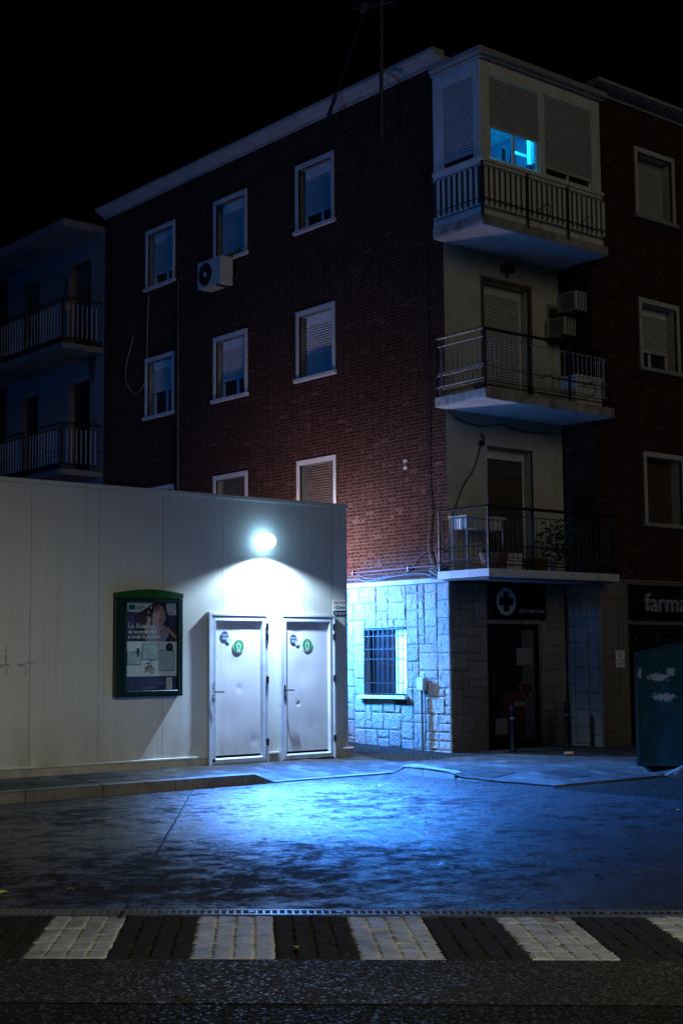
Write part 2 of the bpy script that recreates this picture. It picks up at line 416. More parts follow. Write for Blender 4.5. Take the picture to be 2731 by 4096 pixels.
# forecourt slab: bounded by drain line, kerbs
g = MB()
fg = [(-12, 14.45), (12.95, 14.45), (12.95, 14.25), (12.95, 11.6), (12.78, 11.45), (12.72, 9.0), (12.9, 0.0)]
a = loc(9.6, -.30); b = loc(-22, -.30)
poly = [(b[0], b[1]), (a[0], a[1]), (12.9, 0.0), (12.72, 9.0), (12.78, 11.45), (12.95, 11.6), (12.95, 14.45), (-12, 14.45)]
for q in ([(-2.27, 14.45), (.77, 11.6), (12.95, 11.6), (12.95, 14.45)], [(.77, 11.6), (3.53, 9.0), (12.72, 9.0), (12.78, 11.45), (12.95, 11.6)], [(3.53, 9.0), tuple(a), (12.9, .2), (12.72, 9.0)]):
    g.add([(x, y, 0) for x, y in q], [tuple(range(len(q)))])
struct(g, 'forecourt', M['fore'])
def strip(mb, p, q, w, z, n=1, jit=0):
    p = Vector(p); q = Vector(q); d = (q - p).normalized(); nn = Vector((-d.y, d.x)) * w / 2
    pts = [p + (q - p) * i / n for i in range(n + 1)]
    vs = []
    for t in pts:
        j = nn.normalized() * random.uniform(-jit, jit)
        vs += [(t.x + nn.x + j.x, t.y + nn.y + j.y, z), (t.x - nn.x + j.x, t.y - nn.y + j.y, z)]
    mb.add(vs, [(2 * i, 2 * i + 1, 2 * i + 3, 2 * i + 2) for i in range(n)])
g = MB(); strip(g, (9.62, 14.30), (4.60, 7.62), .022, .004, 40, .006)
strip(g, (12.70, 11.4), (12.72, 9.0), .03, .004, 10, .004)
struct(g, 'expansion_joint', M['joint'])

# street in front: crosswalk band, coarse asphalt, then darker lane
g = MB(); g.mat(M['asph'])
n = 60
for i in range(n):
    u0 = -12 + 28 * i / n; u1 = -12 + 28 * (i + 1) / n
    for (v0, v1, z0, z1) in ((1.13, 1.60, -.004, -.006), (1.60, 2.06, -.006, -.010)):
        q = [loc(u0, v0), loc(u1, v0), loc(u1, v1), loc(u0, v1)]
        g.add([(q[0][0], q[0][1], z0), (q[1][0], q[1][1], z0), (q[2][0], q[2][1], z1), (q[3][0], q[3][1], z1)], [(3, 2, 1, 0)])
    q = [loc(u0, 2.06), loc(u1, 2.06), loc(u1, 2.10), loc(u0, 2.10)]
g.mat(M['asph2'])
q = [loc(-12, 2.06), loc(16, 2.06), loc(16, 9), loc(-12, 9)]
g.add([(x, y, -.014) for x, y in q], [(3, 2, 1, 0)])
struct(g, 'road')
g = MB(); q = [loc(-12, -.14), loc(16, -.14), loc(16, 1.13), loc(-12, 1.13)]
g.add([(x, y, -.022) for x, y in q], [(3, 2, 1, 0)]); struct(g, 'crosswalk_bed', M['joint'])
# interlocking pavers of the zebra crossing
g = MB()
PW, PL = .1112, .205
cols = range(-40, 62)
for ci in cols:
    for ri in range(6):
        u0 = ci * PW; v0 = -.10 + ri * PL
        period = .88; ph_ = ((u0 + PW / 2) % period)
        white = ph_ < .445
        g.mat(M['paverW'] if white else M['paverD'])
        zz = random.uniform(-.003, .002); tilt = random.uniform(-.0035, .0035); tl2 = random.uniform(-.003, .003)
        gap = .005; zig = .026
        steps = 6
        left = []; right = []
        for k in range(steps + 1):
            off = zig * (1 if k % 2 else -1) * .5
            if k in (0, steps): off = -zig * .5
            vv = v0 + .0025 + (PL - .005) * k / steps
            left.append((u0 + gap + off, vv)); right.append((u0 + PW - gap + off, vv))
        out = left + right[::-1]
        cu = sum(p[0] for p in out) / len(out); cv = sum(p[1] for p in out) / len(out)
        ins = [(cu + (p[0] - cu) * .86, cv + (p[1] - cv) * .93) for p in out]
        m = len(out); vs = []
        for p in out: x, y = loc(*p); vs.append((x, y, -.022))
        for p in out: x, y = loc(*p); vs.append((x, y, -.008 + zz))
        for p in ins: x, y = loc(*p); vs.append((x, y, zz + tilt * (p[0] - cu) / PW * 2 + tl2 * (p[1] - cv) / PL * 2))
        fs = []
        for k in range(m):
            k2 = (k + 1) % m; fs += [(k2, k, k + m, k2 + m), (k2 + m, k + m, k + 2 * m, k2 + 2 * m)]
        for k in range(steps): fs.append((2 * m + k, 2 * m + k + 1, 2 * m + (m - 2 - k), 2 * m + (m - 1 - k)))
        g.add(vs, fs)
struct(g, 'crosswalk')

# drain grate along the edge of the forecourt
g = MB(); g.add([(12.66, .55, -.006), (60, -43.5, -.006), (60, 11.68, -.006), (12.66, 11.68, -.006)], [(0, 1, 2, 3)]); struct(g, 'side_road', M['asph2'])
dg_ = thing('drain_grate', (*loc(3, -.22), 0), 'long narrow galvanised drain channel between the forecourt and the crossing', 'drain grate')
g = MB(); q = [loc(-5, -.30), loc(10, -.30), loc(10, -.14), loc(-5, -.14)]
g.add([(x, y, -.05) for x, y in q], [(3, 2, 1, 0)]); g.build('channel', M['joint'], dg_)
def obox(mb, u0, u1, v0, v1, z0, z1):
    q = [loc(u0, v0), loc(u1, v0), loc(u1, v1), loc(u0, v1)]
    mb.add([(x, y, z0) for x, y in q] + [(x, y, z1) for x, y in q], [(0, 1, 2, 3), (7, 6, 5, 4), (4, 5, 1, 0), (5, 6, 2, 1), (6, 7, 3, 2), (7, 4, 0, 3)])
g = MB(); obox(g, -5, 10, -.305, -.28, -.045, .005); obox(g, -5, 10, -.16, -.135, -.045, .004); g.build('frame', M['steel'], dg_)
g = MB()
i = 0; u = -4.98
while u < 9.9:
    obox(g, u, u + .014, -.279, -.161, -.03, .003)
    if i % 12 == 5:
        x, y = loc(u + .02, -.22); g.lathe((x, y, -.03), [(.022, 0), (.022, .038)], 10)
    i += 1; u += .045
g.build('bars', M['steel'], dg_)

# pavement sheet
g = MB(); step = .15
xs = [-6 + i * .5 for i in range(33)] + [10.35 + i * step for i in range(1, 18)] + [12.95 + i * .12 for i in range(0, 60)]
xs = sorted(set([round(x, 4) for x in xs if x < 20.0])) + [20.5, 23, 26, 30, 40, 60]
ys = [11.6 + i * .12 for i in range(0, 24)] + [14.45] + [14.57 + i * .15 for i in range(0, 26)] + [19, 20, 22, 26, 34]
idx = {}
def V(x, y):
    k = (x, y)
    if k not in idx: idx[k] = len(g.v); g.v.append((x, y, ph(x, y)))
    return idx[k]
for i in range(len(xs) - 1):
    for j in range(len(ys) - 1):
        x0, x1, y0, y1 = xs[i], xs[i + 1], ys[j], ys[j + 1]
        if x0 < 12.949 and y0 < 14.449: continue
        xm, ym = (x0 + x1) / 2, (y0 + y1) / 2
        pas = (ym > 14.85 and xm > 13.35 + (ym - 14.85) * .42 and ym > 14.85 + (xm - 13.6) * .12) and xm < XL + .3
        g.mat(M['asph3'] if pas else M['pave'])
        g.f.append([V(x0, y0), V(x1, y0), V(x1, y1), V(x0, y1)]); g.mi.append(g.cm); g.rnd.append(0)
struct(g, 'pavement')

# kerbs: individual stones swept along an edge
def kerb(mb, path, inward, hf, w=.14, L=.98, face=.035):
    p = Vector(path[0]); q = Vector(path[1]); tot = (q - p).length; d = (q - p) / tot; inn = Vector(inward)
    s0 = 0
    while s0 < tot - .02:
        s1 = min(tot, s0 + L); ns = 6; vs = []; fs = []
        jj = random.uniform(-.004, .004); jz = random.uniform(-.003, .003)
        for k in range(ns + 1):
            s_ = s0 + .005 + (s1 - s0 - .010) * k / ns; c = p + d * s_; h = hf(c) + .004 + jz
            wob = .003 * mnoise.noise(Vector((s_ * 4, 0, h)))
            prof = [(jj + wob, -.05), (jj + wob + (face if h > .06 else .01) * .3, max(h - .03, -.01)), (jj + .018, h - .006), (jj + .035, h), (w, h + .002), (w, -.05)]
            for (o, z) in prof: vs.append((c.x + inn.x * o, c.y + inn.y * o, z))
        m = 6
        for k in range(ns):
            for t in range(m - 1): fs.append((k * m + t, k * m + t + 1, (k + 1) * m + t + 1, (k + 1) * m + t))
        fs.append(tuple(range(m))); fs.append(tuple(ns * m + t for t in range(m))[::-1])
        mb.add(vs, fs); s0 = s1
g = MB(); g.mat(M['kerb'])
kerb(g, ((-6.2, 14.45), (10.98, 14.45)), (0, 1), lambda c: kerb_h3(c.x))
kerb(g, ((10.98, 14.45), (12.86, 14.45)), (0, 1), lambda c: .014, w=.10)
kerb(g, ((12.95, 14.47), (12.95, 13.28)), (1, 0), lambda c: kerb_h(c.y), L=.6)
kerb(g, ((12.95, 13.24), (12.95, 11.6)), (1, 0), lambda c: kerb_h(c.y) - .006, L=.8, w=.075)
kerb(g, ((12.95, 11.6), (15.06, 11.6)), (0, 1), lambda c: .014, w=.06)
kerb(g, ((15.06, 11.60), (15.46, 11.05)), (.81, .59), lambda c: .02 + .11 * smooth(15.07, 15.2, c.x), w=.16)
kerb(g, ((15.5, 11.04), (16.6, 9.0)), (.88, .47), lambda c: .13, w=.16)
struct(g, 'kerb')

# manhole covers
def cover(x0, x1, y0, y1, label, grp=None):
    z = 0
    def drape(mm):
        for i, v in enumerate(mm.v): mm.v[i] = (v[0], v[1], v[2] + ph(v[0], v[1]) + .004)
        return mm
    t = thing('manhole_cover', ((x0 + x1) / 2, (y0 + y1) / 2, .1), label, 'manhole cover')
    m = MB()
    for (a, b, c, d) in ((x0, x1, y0, y0 + .025), (x0, x1, y1 - .025, y1), (x0, x0 + .025, y0 + .025, y1 - .025), (x1 - .025, x1, y0 + .025, y1 - .025)): m.box(a, b, c, d, z - .03, z + .003)
    drape(m).build('frame', M['rust'], t)
    m = MB(); m.box(x0 + .03, x1 - .03, y0 + .03, y1 - .03, z - .03, z + .0005)
    nx = 7
    for i in range(nx):
        for j in range(nx):
            cx = x0 + .06 + (x1 - x0 - .12) * i / (nx - 1); cy = y0 + .06 + (y1 - y0 - .12) * j / (nx - 1)
            m.box(cx - .012, cx + .012, cy - .006, cy + .006, z + .0005, z + .003)
    drape(m).build('lid', M['rust'], t)
cover(13.12, 13.52, 12.75, 13.15, 'square iron manhole cover just behind the dropped kerb, nearest the white building')
cover(13.65, 14.1, 12.0, 12.45, 'larger square iron manhole cover in the corner pavement toward the green container')
cover(7.95, 8.65, 14.85, 15.25, 'dark utility cover in the pavement nearest the kerb by the cream wall')
cover(8.7, 9.35, 15.35, 15.85, 'dark utility cover in the pavement close under the cream wall')

# =================================================================== SERVICE BUILDING
sb = thing('service_building', (9, 18, .1), 'low cream sheet metal building with two toilet doors under a lit lamp', 'building')
seams = [3.56 + .972 * i for i in range(11)] + [13.30]
XE = 13.64; ZT = 3.80; ZB = .25
g = MB(); g.mat(M['shell'])
doors = [(11.09, 12.08), (12.30, 13.30)]
DT = 2.18
ed = [3.0] + [s for s in seams if s > 3.1]
for a, b in zip(ed[:-1], ed[1:]):
    # cut the panels around the doors
    spans = [(a + .003, b - .003, ZB, ZT - .03)]
    for (d0, d1) in doors:
        nw = []
        for (x0, x1, z0, z1) in spans:
            if x1 <= d0 or x0 >= d1: nw.append((x0, x1, z0, z1)); continue
            if z0 < DT: 
                if x0 < d0: nw.append((x0, d0, z0, min(z1, DT)))
                if x1 > d1: nw.append((d1, x1, z0, min(z1, DT)))
            if z1 > DT: nw.append((x0, x1, max(z0, DT), z1))
        spans = nw
    for (x0, x1, z0, z1) in spans:
        if x1 - x0 > .01: g.box(x0, x1, YW, YW + .06, z0, z1)
# rounded corner panel and end wall
R_ = .11; x0 = 13.303
arc = [(x0, YW)] + [(XE - R_ + R_ * math.sin(t), YW + R_ - R_ * math.cos(t)) for t in [math.pi / 2 * k / 8 for k in range(9)]] + [(XE, 20.5)]
vs = [(x, y, ZB) for x, y in arc] + [(x, y, ZT - .03) for x, y in arc]; nA = len(arc)
g.add(vs, [(i, i + 1, i + 1 + nA, i + nA) for i in range(nA - 1)])
g.box(3.0, 3.06, YW + .06, 20.5, ZB, ZT - .03); g.box(3.06, XE - .02, 20.44, 20.5, ZB, ZT - .03)
g.build('wall', None, sb)
g = MB(); g.mat(M['seam']); g.box(3.05, 11.09, YW + .062, YW + .09, .1, ZT - .04); g.box(12.081, 12.299, YW + .062, YW + .09, .1, ZT - .04); g.box(11.09, 12.081, YW + .062, YW + .09, DT, ZT - .04); g.box(12.299, 13.5, YW + .062, YW + .09, DT, ZT - .04); g.box(13.301, 13.5, YW + .062, YW + .09, .1, DT)
g.build('backing', None, sb)
g = MB(); g.mat(M['shell'])
xcap = 2.98
while xcap < 13.28:
    x1 = min(13.29, xcap + 1.215); g.box(xcap, x1 - .004, YW - .022, YW + .12, ZT - .028, ZT + .03, .006); xcap = x1
cap = [(13.292, YW - .022), (XE - R_, YW - .022)] + [(XE - R_ + (R_ + .022) * math.sin(t), YW + R_ - (R_ + .022) * math.cos(t)) for t in [math.pi / 2 * k / 6 for k in range(7)]] + [(XE + .022, 20.5), (XE - .12, 20.5), (XE - .12, YW + .12), (13.292, YW + .12)]
g.prism(cap, ZT - .028, ZT + .03, 'z'); g.build('coping', None, sb)
g = MB(); g.mat(M['plaster2']); g.box(3.1, 13.5, YW + .13, 20.4, ZT - .12, ZT - .06); g.build('roof', None, sb)
g = MB(); g.mat(M['plinth'])
for a, b in ((3.0, 11.06), (12.09, 12.29), (13.31, 13.64)): g.box(a, b, YW - .012, YW + .05, -.03, ZB - .028, .008)
g.box(XE - .03, XE + .005, YW + .051, 20.5, -.03, ZB - .028)
g.build('plinth', None, sb)
g = MB(); g.mat(M['shell'])
for a, b in ((3.0, 11.06), (12.09, 12.29), (13.31, 13.66)): g.box(a, b, YW - .03, YW + .01, ZB - .026, ZB + .004, .006)
g.build('drip_trim', None, sb)

def person_icon(m, cx, cz, s, skirt, y):
    """line figure of a toilet sign, drawn as thin strokes"""
    m.mat(M['stickW']); w = s * .035
    def seg(pts, close=False):
        P = [Vector(p) for p in pts]
        if close: P.append(P[0])
        for a, b in zip(P[:-1], P[1:]):
            d = (b - a).normalized(); n_ = Vector((-d.y, d.x)) * w; e = d * w * .5
            m.flat([tuple(a - e + n_), tuple(a - e - n_), tuple(b + e - n_), tuple(b + e + n_)][::-1], y)
    seg([(cx + s * .105 * math.cos(t), cz + s * .36 + s * .105 * math.sin(t)) for t in [2 * math.pi * k / 12 for k in range(12)]], True)
    if not skirt: pts = [(-.17, .21), (.17, .21), (.19, -.10), (.11, -.12), (.11, -.46), (-.11, -.46), (-.11, -.12), (-.19, -.10)]
    else: pts = [(-.13, .21), (.13, .21), (.20, -.16), (.10, -.18), (.09, -.46), (-.09, -.46), (-.10, -.18), (-.20, -.16)]
    seg([(cx + a * s, cz + b * s) for a, b in pts], True)

for di, (d0, d1) in enumerate(doors):
    yD = YW - .03
    g = MB(); g.mat(M['door'])
    # leaf: gently dented sheet
    nx, nz = 16, 36; p0, p1, q0, q1 = d0 + .115, d1 - .115, .245, 2.06
    dents = [(11.86, .42, .07, .007), (11.6, 1.15, .05, .005), (11.5, 1.5, .16, .006), (11.45, .75, .2, .006)] if di == 0 else [(12.64, .91, .022, .016), (12.9, .6, .16, .006), (12.75, 1.35, .18, .007), (12.6, 1.9, .12, .005)]
    nx, nz = 60, 120
    vs = []
    for j in range(nz + 1):
        for i in range(nx + 1):
            x = p0 + (p1 - p0) * i / nx; z = q0 + (q1 - q0) * j / nz; y = yD + .012
            for (a, b, r, dd) in dents:
                y += dd * math.exp(-((x - a) ** 2 + (z - b) ** 2) / (r * r))
            y += .002 * mnoise.noise(Vector((x * 3, di * 7, z * 2.2)))
            vs.append((x, y, z))
    g.add(vs, [(j * (nx + 1) + i, j * (nx + 1) + i + 1, (j + 1) * (nx + 1) + i + 1, (j + 1) * (nx + 1) + i) for j in range(nz) for i in range(nx)])
    g.box(p0, p1, yD + .03, yD + .045, q0, q1)
    dr = g.build('door', None, sb, smooth=True)
    dr['label'] = 'dented grey toilet door with a man sign' if di == 0 else 'dented grey toilet door with a woman sign'
    # outer jamb frame + mitred leaf frame
    g = MB(); g.mat(M['alu']); jo = .035
    for (a, b, c, d) in ((d0, d0 + jo, .12, DT), (d1 - jo, d1, .12, DT)): g.box(a, b, yD - .035, YW + .06, c, d, .004)
    g.box(d0 + jo, d1 - jo, yD - .035, YW + .06, DT - jo, DT, .004)
    i0, i1, k0, k1 = d0 + jo + .004, d1 - jo - .004, .135, DT - jo - .004; w = .078
    def mitre(outer, inner, ya):
        # trapezoid section with sloped inner face
        o = [(outer[0], outer[2]), (outer[1], outer[2]), (outer[1], outer[3]), (outer[0], outer[3])]
        n_ = [(inner[0], inner[2]), (inner[1], inner[2]), (inner[1], inner[3]), (inner[0], inner[3])]
        ly = [(yD + .03), (yD - .022), (yD - .022), (yD + .03)]
        mids = [(a[0] * .25 + b[0] * .75, a[1] * .25 + b[1] * .75) for a, b in zip(o, n_)]
        rings = [(o, yD + .03), (o, yD - .022), (mids, yD - .028), (n_, yD + .012)]
        for (ra, ya_), (rb, yb_) in zip(rings[:-1], rings[1:]):
            for k in range(4):
                k2 = (k + 1) % 4
                g.add([(ra[k][0], ya_, ra[k][1]), (ra[k2][0], ya_, ra[k2][1]), (rb[k2][0], yb_, rb[k2][1]), (rb[k][0], yb_, rb[k][1])], [(0, 1, 2, 3)])
    mitre((i0, i1, k0, k1), (i0 + w, i1 - w, k0 + w, k1 - w), 0)
    if di == 0:
        g.box(d0 - .022, d0 - .003, yD - .045, YW + .02, .10, DT + .012)      # bent cover strip
    g.build('door_frame', None, dr)
    for hz in (2.0, 1.86, 1.26, .40):
        g = MB(); g.tube([(d1 - .028, yD - .052, hz - .05), (d1 - .028, yD - .052, hz + .05)], .011, 8); g.box(d1 - .05, d1 - .005, yD - .048, yD - .036, hz - .045, hz + .045)
        g.build('hinge', M['hinge'], dr)
    hx = d0 + .07; hzz = 1.11
    g = MB()
    if di == 1: g.box(hx - .018, hx + .014, yD - .034, yD - .024, hzz - .15, hzz + .07, .008)
    else:
        for dz in (.12, .08, .05, -.05, -.09): g.lathe((hx - .008, yD - .03, hzz + dz), [(.008, .004), (.008, -.004)], 8, 'y')
        g.box(hx - .016, hx + .002, yD - .036, yD - .024, hzz - .13, hzz - .1)
    g.tube([(hx, yD - .03, hzz), (hx, yD - .075, hzz), (hx + .02, yD - .08, hzz), (hx + .125, yD - .08, hzz - .004)], .0095, 8)
    g.build('door_handle', M['hinge'], dr)
    # stickers
    g = MB(); cx, cz = ((11.59, 1.73) if di == 0 else (12.80, 1.745)); ys = yD + .004
    g.mat(M['stickW']).ell(cx, cz, .096, .098, ys, 32); g.mat(M['green']).ell(cx, cz, .088, .090, ys - .0015, 32)
    person_icon(g, cx, cz - .002, .155, di == 1, ys - .003); g.build('toilet_sign', None, dr)
    g = MB(); cx, cz = ((11.355, 1.865) if di == 0 else (12.55, 1.825))
    g.mat(M['stickN']).ell(cx, cz, .066, .07, ys, 28); g.mat(M['stickW'])
    g.text('Aproveche', cx - .045, cz + .022, .02, ys - .0015, .09); g.text('para ir al baño', cx - .055, cz + .004, .018, ys - .0015, .11)
    for k in range(3): g.rect(cx - .04, cx + .04, cz - .016 - k * .013, cz - .012 - k * .013, ys - .0015)
    g.mat(M['stickB']).ell(cx + .065, cz - .055, .036, .036, ys - .002, 24)
    g.build('round_sticker', None, dr)
# small plate at the foot of the door frame
g = MB(); g.mat(M['hinge']); g.prism([(11.15 + .03 * a, .185 + .03 * b) for a, b in ((0, -1), (1, 0), (0, 1), (-1, 0))], YW - .066, YW - .058); g.build('foot_plate', None, sb)
# old glue traces and screw caps on the wall
g = MB(); g.mat(M['plinth'])
for (a, b, c, d) in ((7.3, 8.36, 1.487, 1.517), (8.085, 8.11, 1.53, 1.74), (8.10, 8.125, 1.40, 1.46), (8.36, 8.385, 1.36, 1.46), (8.0, 8.06, 1.468, 1.487), (8.38, 8.47, 1.51, 1.535)):
    m = 10; 
    for k in range(m):
        if random.random() < .18: continue
        if b - a > d - c: g.rect(a + (b - a) * k / m, a + (b - a) * (k + 1) / m, c + random.uniform(-.004, .004), d + random.uniform(-.004, .004), YW - .0015 - .0001 * k)
        else: g.rect(a + random.uniform(-.004, .004), b + random.uniform(-.004, .004), c + (d - c) * k / m, c + (d - c) * (k + 1) / m, YW - .0015 - .0001 * k)
g.build('glue_trace', None, sb)

# ---- lamp above the doors
LX, LY, LZ = 12.03, YW - .13, 3.14
lamp = thing('wall_lamp', (LX, YW, LZ), 'glaring lit wall lamp above the two toilet doors', 'lamp')
g = MB(); g.mat(M['black']); g.box(LX + .09, LX + .16, YW - .025, YW - .001, LZ + .0, LZ + .08, .005); g.tube([(LX + .12, YW - .02, LZ + .03), (LX + .05, LY + .05, LZ + .03)], .018, 8); g.build('bracket', None, lamp)
M['lampE'] = emit('lamp_glass_lit', (.36, .68, 1.0), 17)
g = MB(); g.lathe((LX, LY, LZ + .06), [(.005, -.110), (.045, -.101), (.08, -.076), (.102, -.04), (.11, 0), (.102, .04), (.08, .076), (.045, .101), (.005, .110)], 20); gl = g.build('lamp_globe', M['lampE'], lamp, smooth=True)

# ---- poster case
pc = thing('poster_case', (10.11, YW, 1.75), 'dark green framed poster case with arched bright green header on the cream wall', 'poster case')
X0, X1 = 9.60, 10.615; yf = YW - .115
g = MB(); g.mat(M['greencase'])
g.box(X0, X0 + .10, yf, YW - .002, 1.07, 2.36, .008); g.box(X1 - .085, X1, yf, YW - .002, 1.07, 2.36, .008)
g.box(X0 + .10, X1 - .085, yf, YW - .002, 1.07, 1.145, .006); g.box(X0 + .10, X1 - .085, yf, YW - .002, 2.305, 2.36, .006)
g.box(X0 + .09, X0 + .145, yf - .012, yf + .03, 1.115, 2.335, .006); g.box(X1 - .085, X1 - .06, yf - .012, yf + .03, 1.115, 2.335, .005)
g.box(X0 + .146, X1 - .086, yf - .012, yf + .03, 1.115, 1.15, .005); g.box(X0 + .146, X1 - .086, yf - .012, yf + .03, 2.30, 2.335, .005)
g.box(X0 + .1, X1 - .08, YW - .03, YW - .004, 1.14, 2.31)
g.build('case_frame', None, pc)
g = MB(); g.mat(M['greenhead']); m = 14
arc = [(X0 + (X1 - X0) * k / m, 2.425 + .052 * math.sin(math.pi * k / m)) for k in range(m + 1)]
g.prism([(X0, 2.364), (X1, 2.364)] + arc[::-1], yf - .004, YW - .002); g.build('header', None, pc)
# poster sheet
def pm(name, c, r=.25): M[name] = simple('print_' + name, c, r, var=.03); return M[name]
pm('pBg', (.035, .028, .04)); pm('pPale', (.44, .52, .50)); pm('pNavy', (.035, .05, .10)); pm('pSkin', (.30, .19, .15)); pm('pHair', (.24, .20, .17)); pm('pHair2', (.12, .09, .07))
pm('pShirt', (.20, .19, .22)); pm('pGlass', (.36, .42, .40)); pm('pCard', (.30, .42, .40)); pm('pTeal', (.01, .08, .10)); pm('pRed', (.10, .02, .04)); pm('pText', (.42, .50, .50)); pm('pYel', (.5, .6, .1)); pm('pGrn', (.05, .25, .08)); pm('pGrey', (.10, .10, .12)); pm('pShadow', (.016, .014, .02))
PX, PZ, yp = 9.745, 1.152, yf + .028
g = MB()
def R(m, u0, u1, v0, v1, l): g.mat(M[m]).rect(PX + u0, PX + u1, PZ + v0, PZ + v1, yp - l * .0006)
def Pg(m, pts, l): g.mat(M[m]).flat([(PX + a, PZ + b) for a, b in pts], yp - l * .0006)
def T(m, s_, u, v, size, l, w=None, bold=0): g.mat(M[m]).text(s_, PX + u, PZ + v, size, yp - l * .0006, w, bold=bold)
R('pPale', 0, .785, 0, 1.15, 0); R('pBg', 0, .785, .64, 1.15, 1)
Pg('pGlass', [(0, 1.02), (.20, 1.02), (.30, 1.07), (.43, 1.15), (0, 1.15)], 2); Pg('pGlass', [(.62, 1.15), (.63, 1.03), (.66, .99), (.78, .99), (.77, 1.15)], 2)
Pg('pNavy', [(0, .64), (.12, .64), (.16, .8), (.12, .95), (.2, 1.02), (0, 1.03)], 2); Pg('pNavy', [(.62, .98), (.785, .98), (.785, .82), (.68, .85)], 2)
R('pTeal', .04, .14, 1.055, 1.12, 3)
for k in range(3): R('pTeal', .155, .155 + (.12, .13, .09)[k], 1.095 - k * .016, 1.101 - k * .016, 3)
for k in range(4): R('pGrey', .665 + k * .02, .668 + k * .02, 1.09, 1.13, 3)
R('pGrey', .66, .72, 1.015, 1.03, 3)
# child in the printed photo
Pg('pHair', [(.40, .88), (.41, 1.02), (.45, 1.10), (.51, 1.12), (.57, 1.09), (.60, 1.02), (.61, .93), (.57, .87), (.50, .84)], 3)
Pg('pHair2', [(.44, 1.06), (.47, 1.11), (.53, 1.11), (.50, 1.05), (.46, .98)], 4)
Pg('pSkin', [(.45, .93), (.45, 1.02), (.48, 1.06), (.53, 1.06), (.56, 1.0), (.55, .90), (.52, .865), (.48, .88)], 5)
Pg('pShadow', [(.50, .925), (.545, .915), (.525, .90)], 6); Pg('pShadow', [(.47, .985), (.495, .99), (.495, .982)], 6); Pg('pShadow', [(.525, .985), (.548, .988), (.545, .98)], 6)
Pg('pShirt', [(.30, .68), (.36, .82), (.42, .87), (.5, .85), (.58, .86), (.64, .82), (.66, .72), (.60, .64), (.30, .64)], 4)
for k in range(7): Pg('pPale', [(.40 + .04 * k, .70), (.404 + .04 * k, .70), (.416 + .04 * k, .84), (.412 + .04 * k, .84)], 5)
Pg('pSkin', [(.27, .72), (.33, .74), (.385, .93), (.37, 1.0), (.32, 1.0), (.32, .92)], 5)
Pg('pSkin', [(.46, .72), (.50, .76), (.64, .77), (.76, .68), (.785, .67), (.785, .71), (.66, .82)], 6)
Pg('pShadow', [(.30, .98), (.33, .97), (.39, .95), (.40, 1.0), (.37, 1.03), (.32, 1.02)], 6)
g.mat(M['pShadow']).ell(PX + .385, PZ + 1.08, .026, .045, yp - .004); g.mat(M['pPale']).ell(PX + .385, PZ + 1.085, .010, .018, yp - .0046)
Pg('pSkin', [(.325, 1.0), (.315, 1.04), (.325, 1.045), (.34, 1.01)], 7); Pg('pSkin', [(.345, 1.0), (.34, 1.055), (.352, 1.055), (.36, 1.01)], 7)
T('pText', 'La Ilusión', .03, .815, .095, 9, .40); T('pText', 'de sorprender', .03, .745, .068, 9, .43, .0008); T('pText', 'a toda la familia', .03, .68, .068, 9, .49, .0008)
def card(u0, u1, v0, v1, lines, l=2):
    R('pTeal', u0, u1, v0, v1, l); R('pCard', u0 + .009, u1 - .009, v0 + .009, v1 - .009, l + 1)
    for (s_, u, v, sz) in lines: T('pTeal', s_, u0 + u, v1 - v, sz, l + 2)
card(.02, .235, .335, .505, [('PHILIPS', .03, .045, .026), ('Afeitadora', .03, .08, .019), ('4.400 puntos', .02, .12, .02), ('535 puntos + 22,95€', .02, .148, .017)])
card(.25, .50, .40, .61, [('Bicicleta sin pedales', .03, .07, .019), ('5.100 puntos ó', .03, .097, .02), ('535 puntos + 30€', .03, .122, .018), ('4.845 puntos* ó', .075, .16, .02), ('480 puntos + 29,95€', .075, .184, .018)])
card(.52, .745, .25, .53, [('Robot aspirador', .03, .09, .02), ('Roomba e5', .03, .112, .02), ('de iRobot', .03, .132, .02), ('52.100 puntos ó', .03, .162, .02), ('5.380 puntos + 220€', .03, .188, .018), ('49.495 puntos* ó', .07, .232, .019), ('5.020 puntos + 220€', .07, .254, .017)])
g.mat(M['pShadow']).ell(PX + .67, PZ + .565, .056, .055, yp - .0035); g.mat(M['pGrey']).ell(PX + .67, PZ + .565, .02, .02, yp - .0042); R('pGrn', .70, .725, .50, .535, 7)
Pg('pTeal', [(.165, .55), (.21, .55), (.205, .50), (.20, .44), (.175, .44), (.17, .50)], 6)
# printed balance bicycle
def ring(cx, cz, r, w_, m, l, n=20):
    g.mat(M[m])
    for k in range(n):
        a, b = 2 * math.pi * k / n, 2 * math.pi * (k + 1) / n
        g.flat([(PX + cx + rr * math.cos(t) * .8, PZ + cz + rr * math.sin(t)) for rr, t in ((r, a), (r, b), (r - w_, b), (r - w_, a))], yp - l * .0006)
ring(.32, .275, .036, .012, 'pRed', 6); ring(.405, .26, .042, .013, 'pRed', 6)
for (a, b, w_) in (((.32, .275), (.35, .325), .006), ((.35, .325), (.385, .31), .006), ((.385, .345), (.405, .26), .006), ((.345, .35), (.35, .32), .005), ((.385, .345), (.40, .385), .005), ((.35, .39), (.43, .385), .004), ((.325, .275), (.375, .315), .006)):
    A_, B_ = Vector(a), Vector(b); d = (B_ - A_).normalized(); n_ = Vector((-d.y, d.x)) * w_
    Pg('pRed', [tuple(A_ + n_), tuple(A_ - n_), tuple(B_ - n_), tuple(B_ + n_)], 7)
R('pShadow', .315, .36, .345, .36, 8)
R('pNavy', 0, .785, 0, .185, 2); R('pGrey', 0, .785, .06, .063, 3); R('pPale', .625, .715, 0, .165, 3)
T('pText', 'Gracias por tu confianza', .48, .09, .016, 4); T('pText', 'Catálogo hasta fin de existencias', .25, .03, .014, 4)
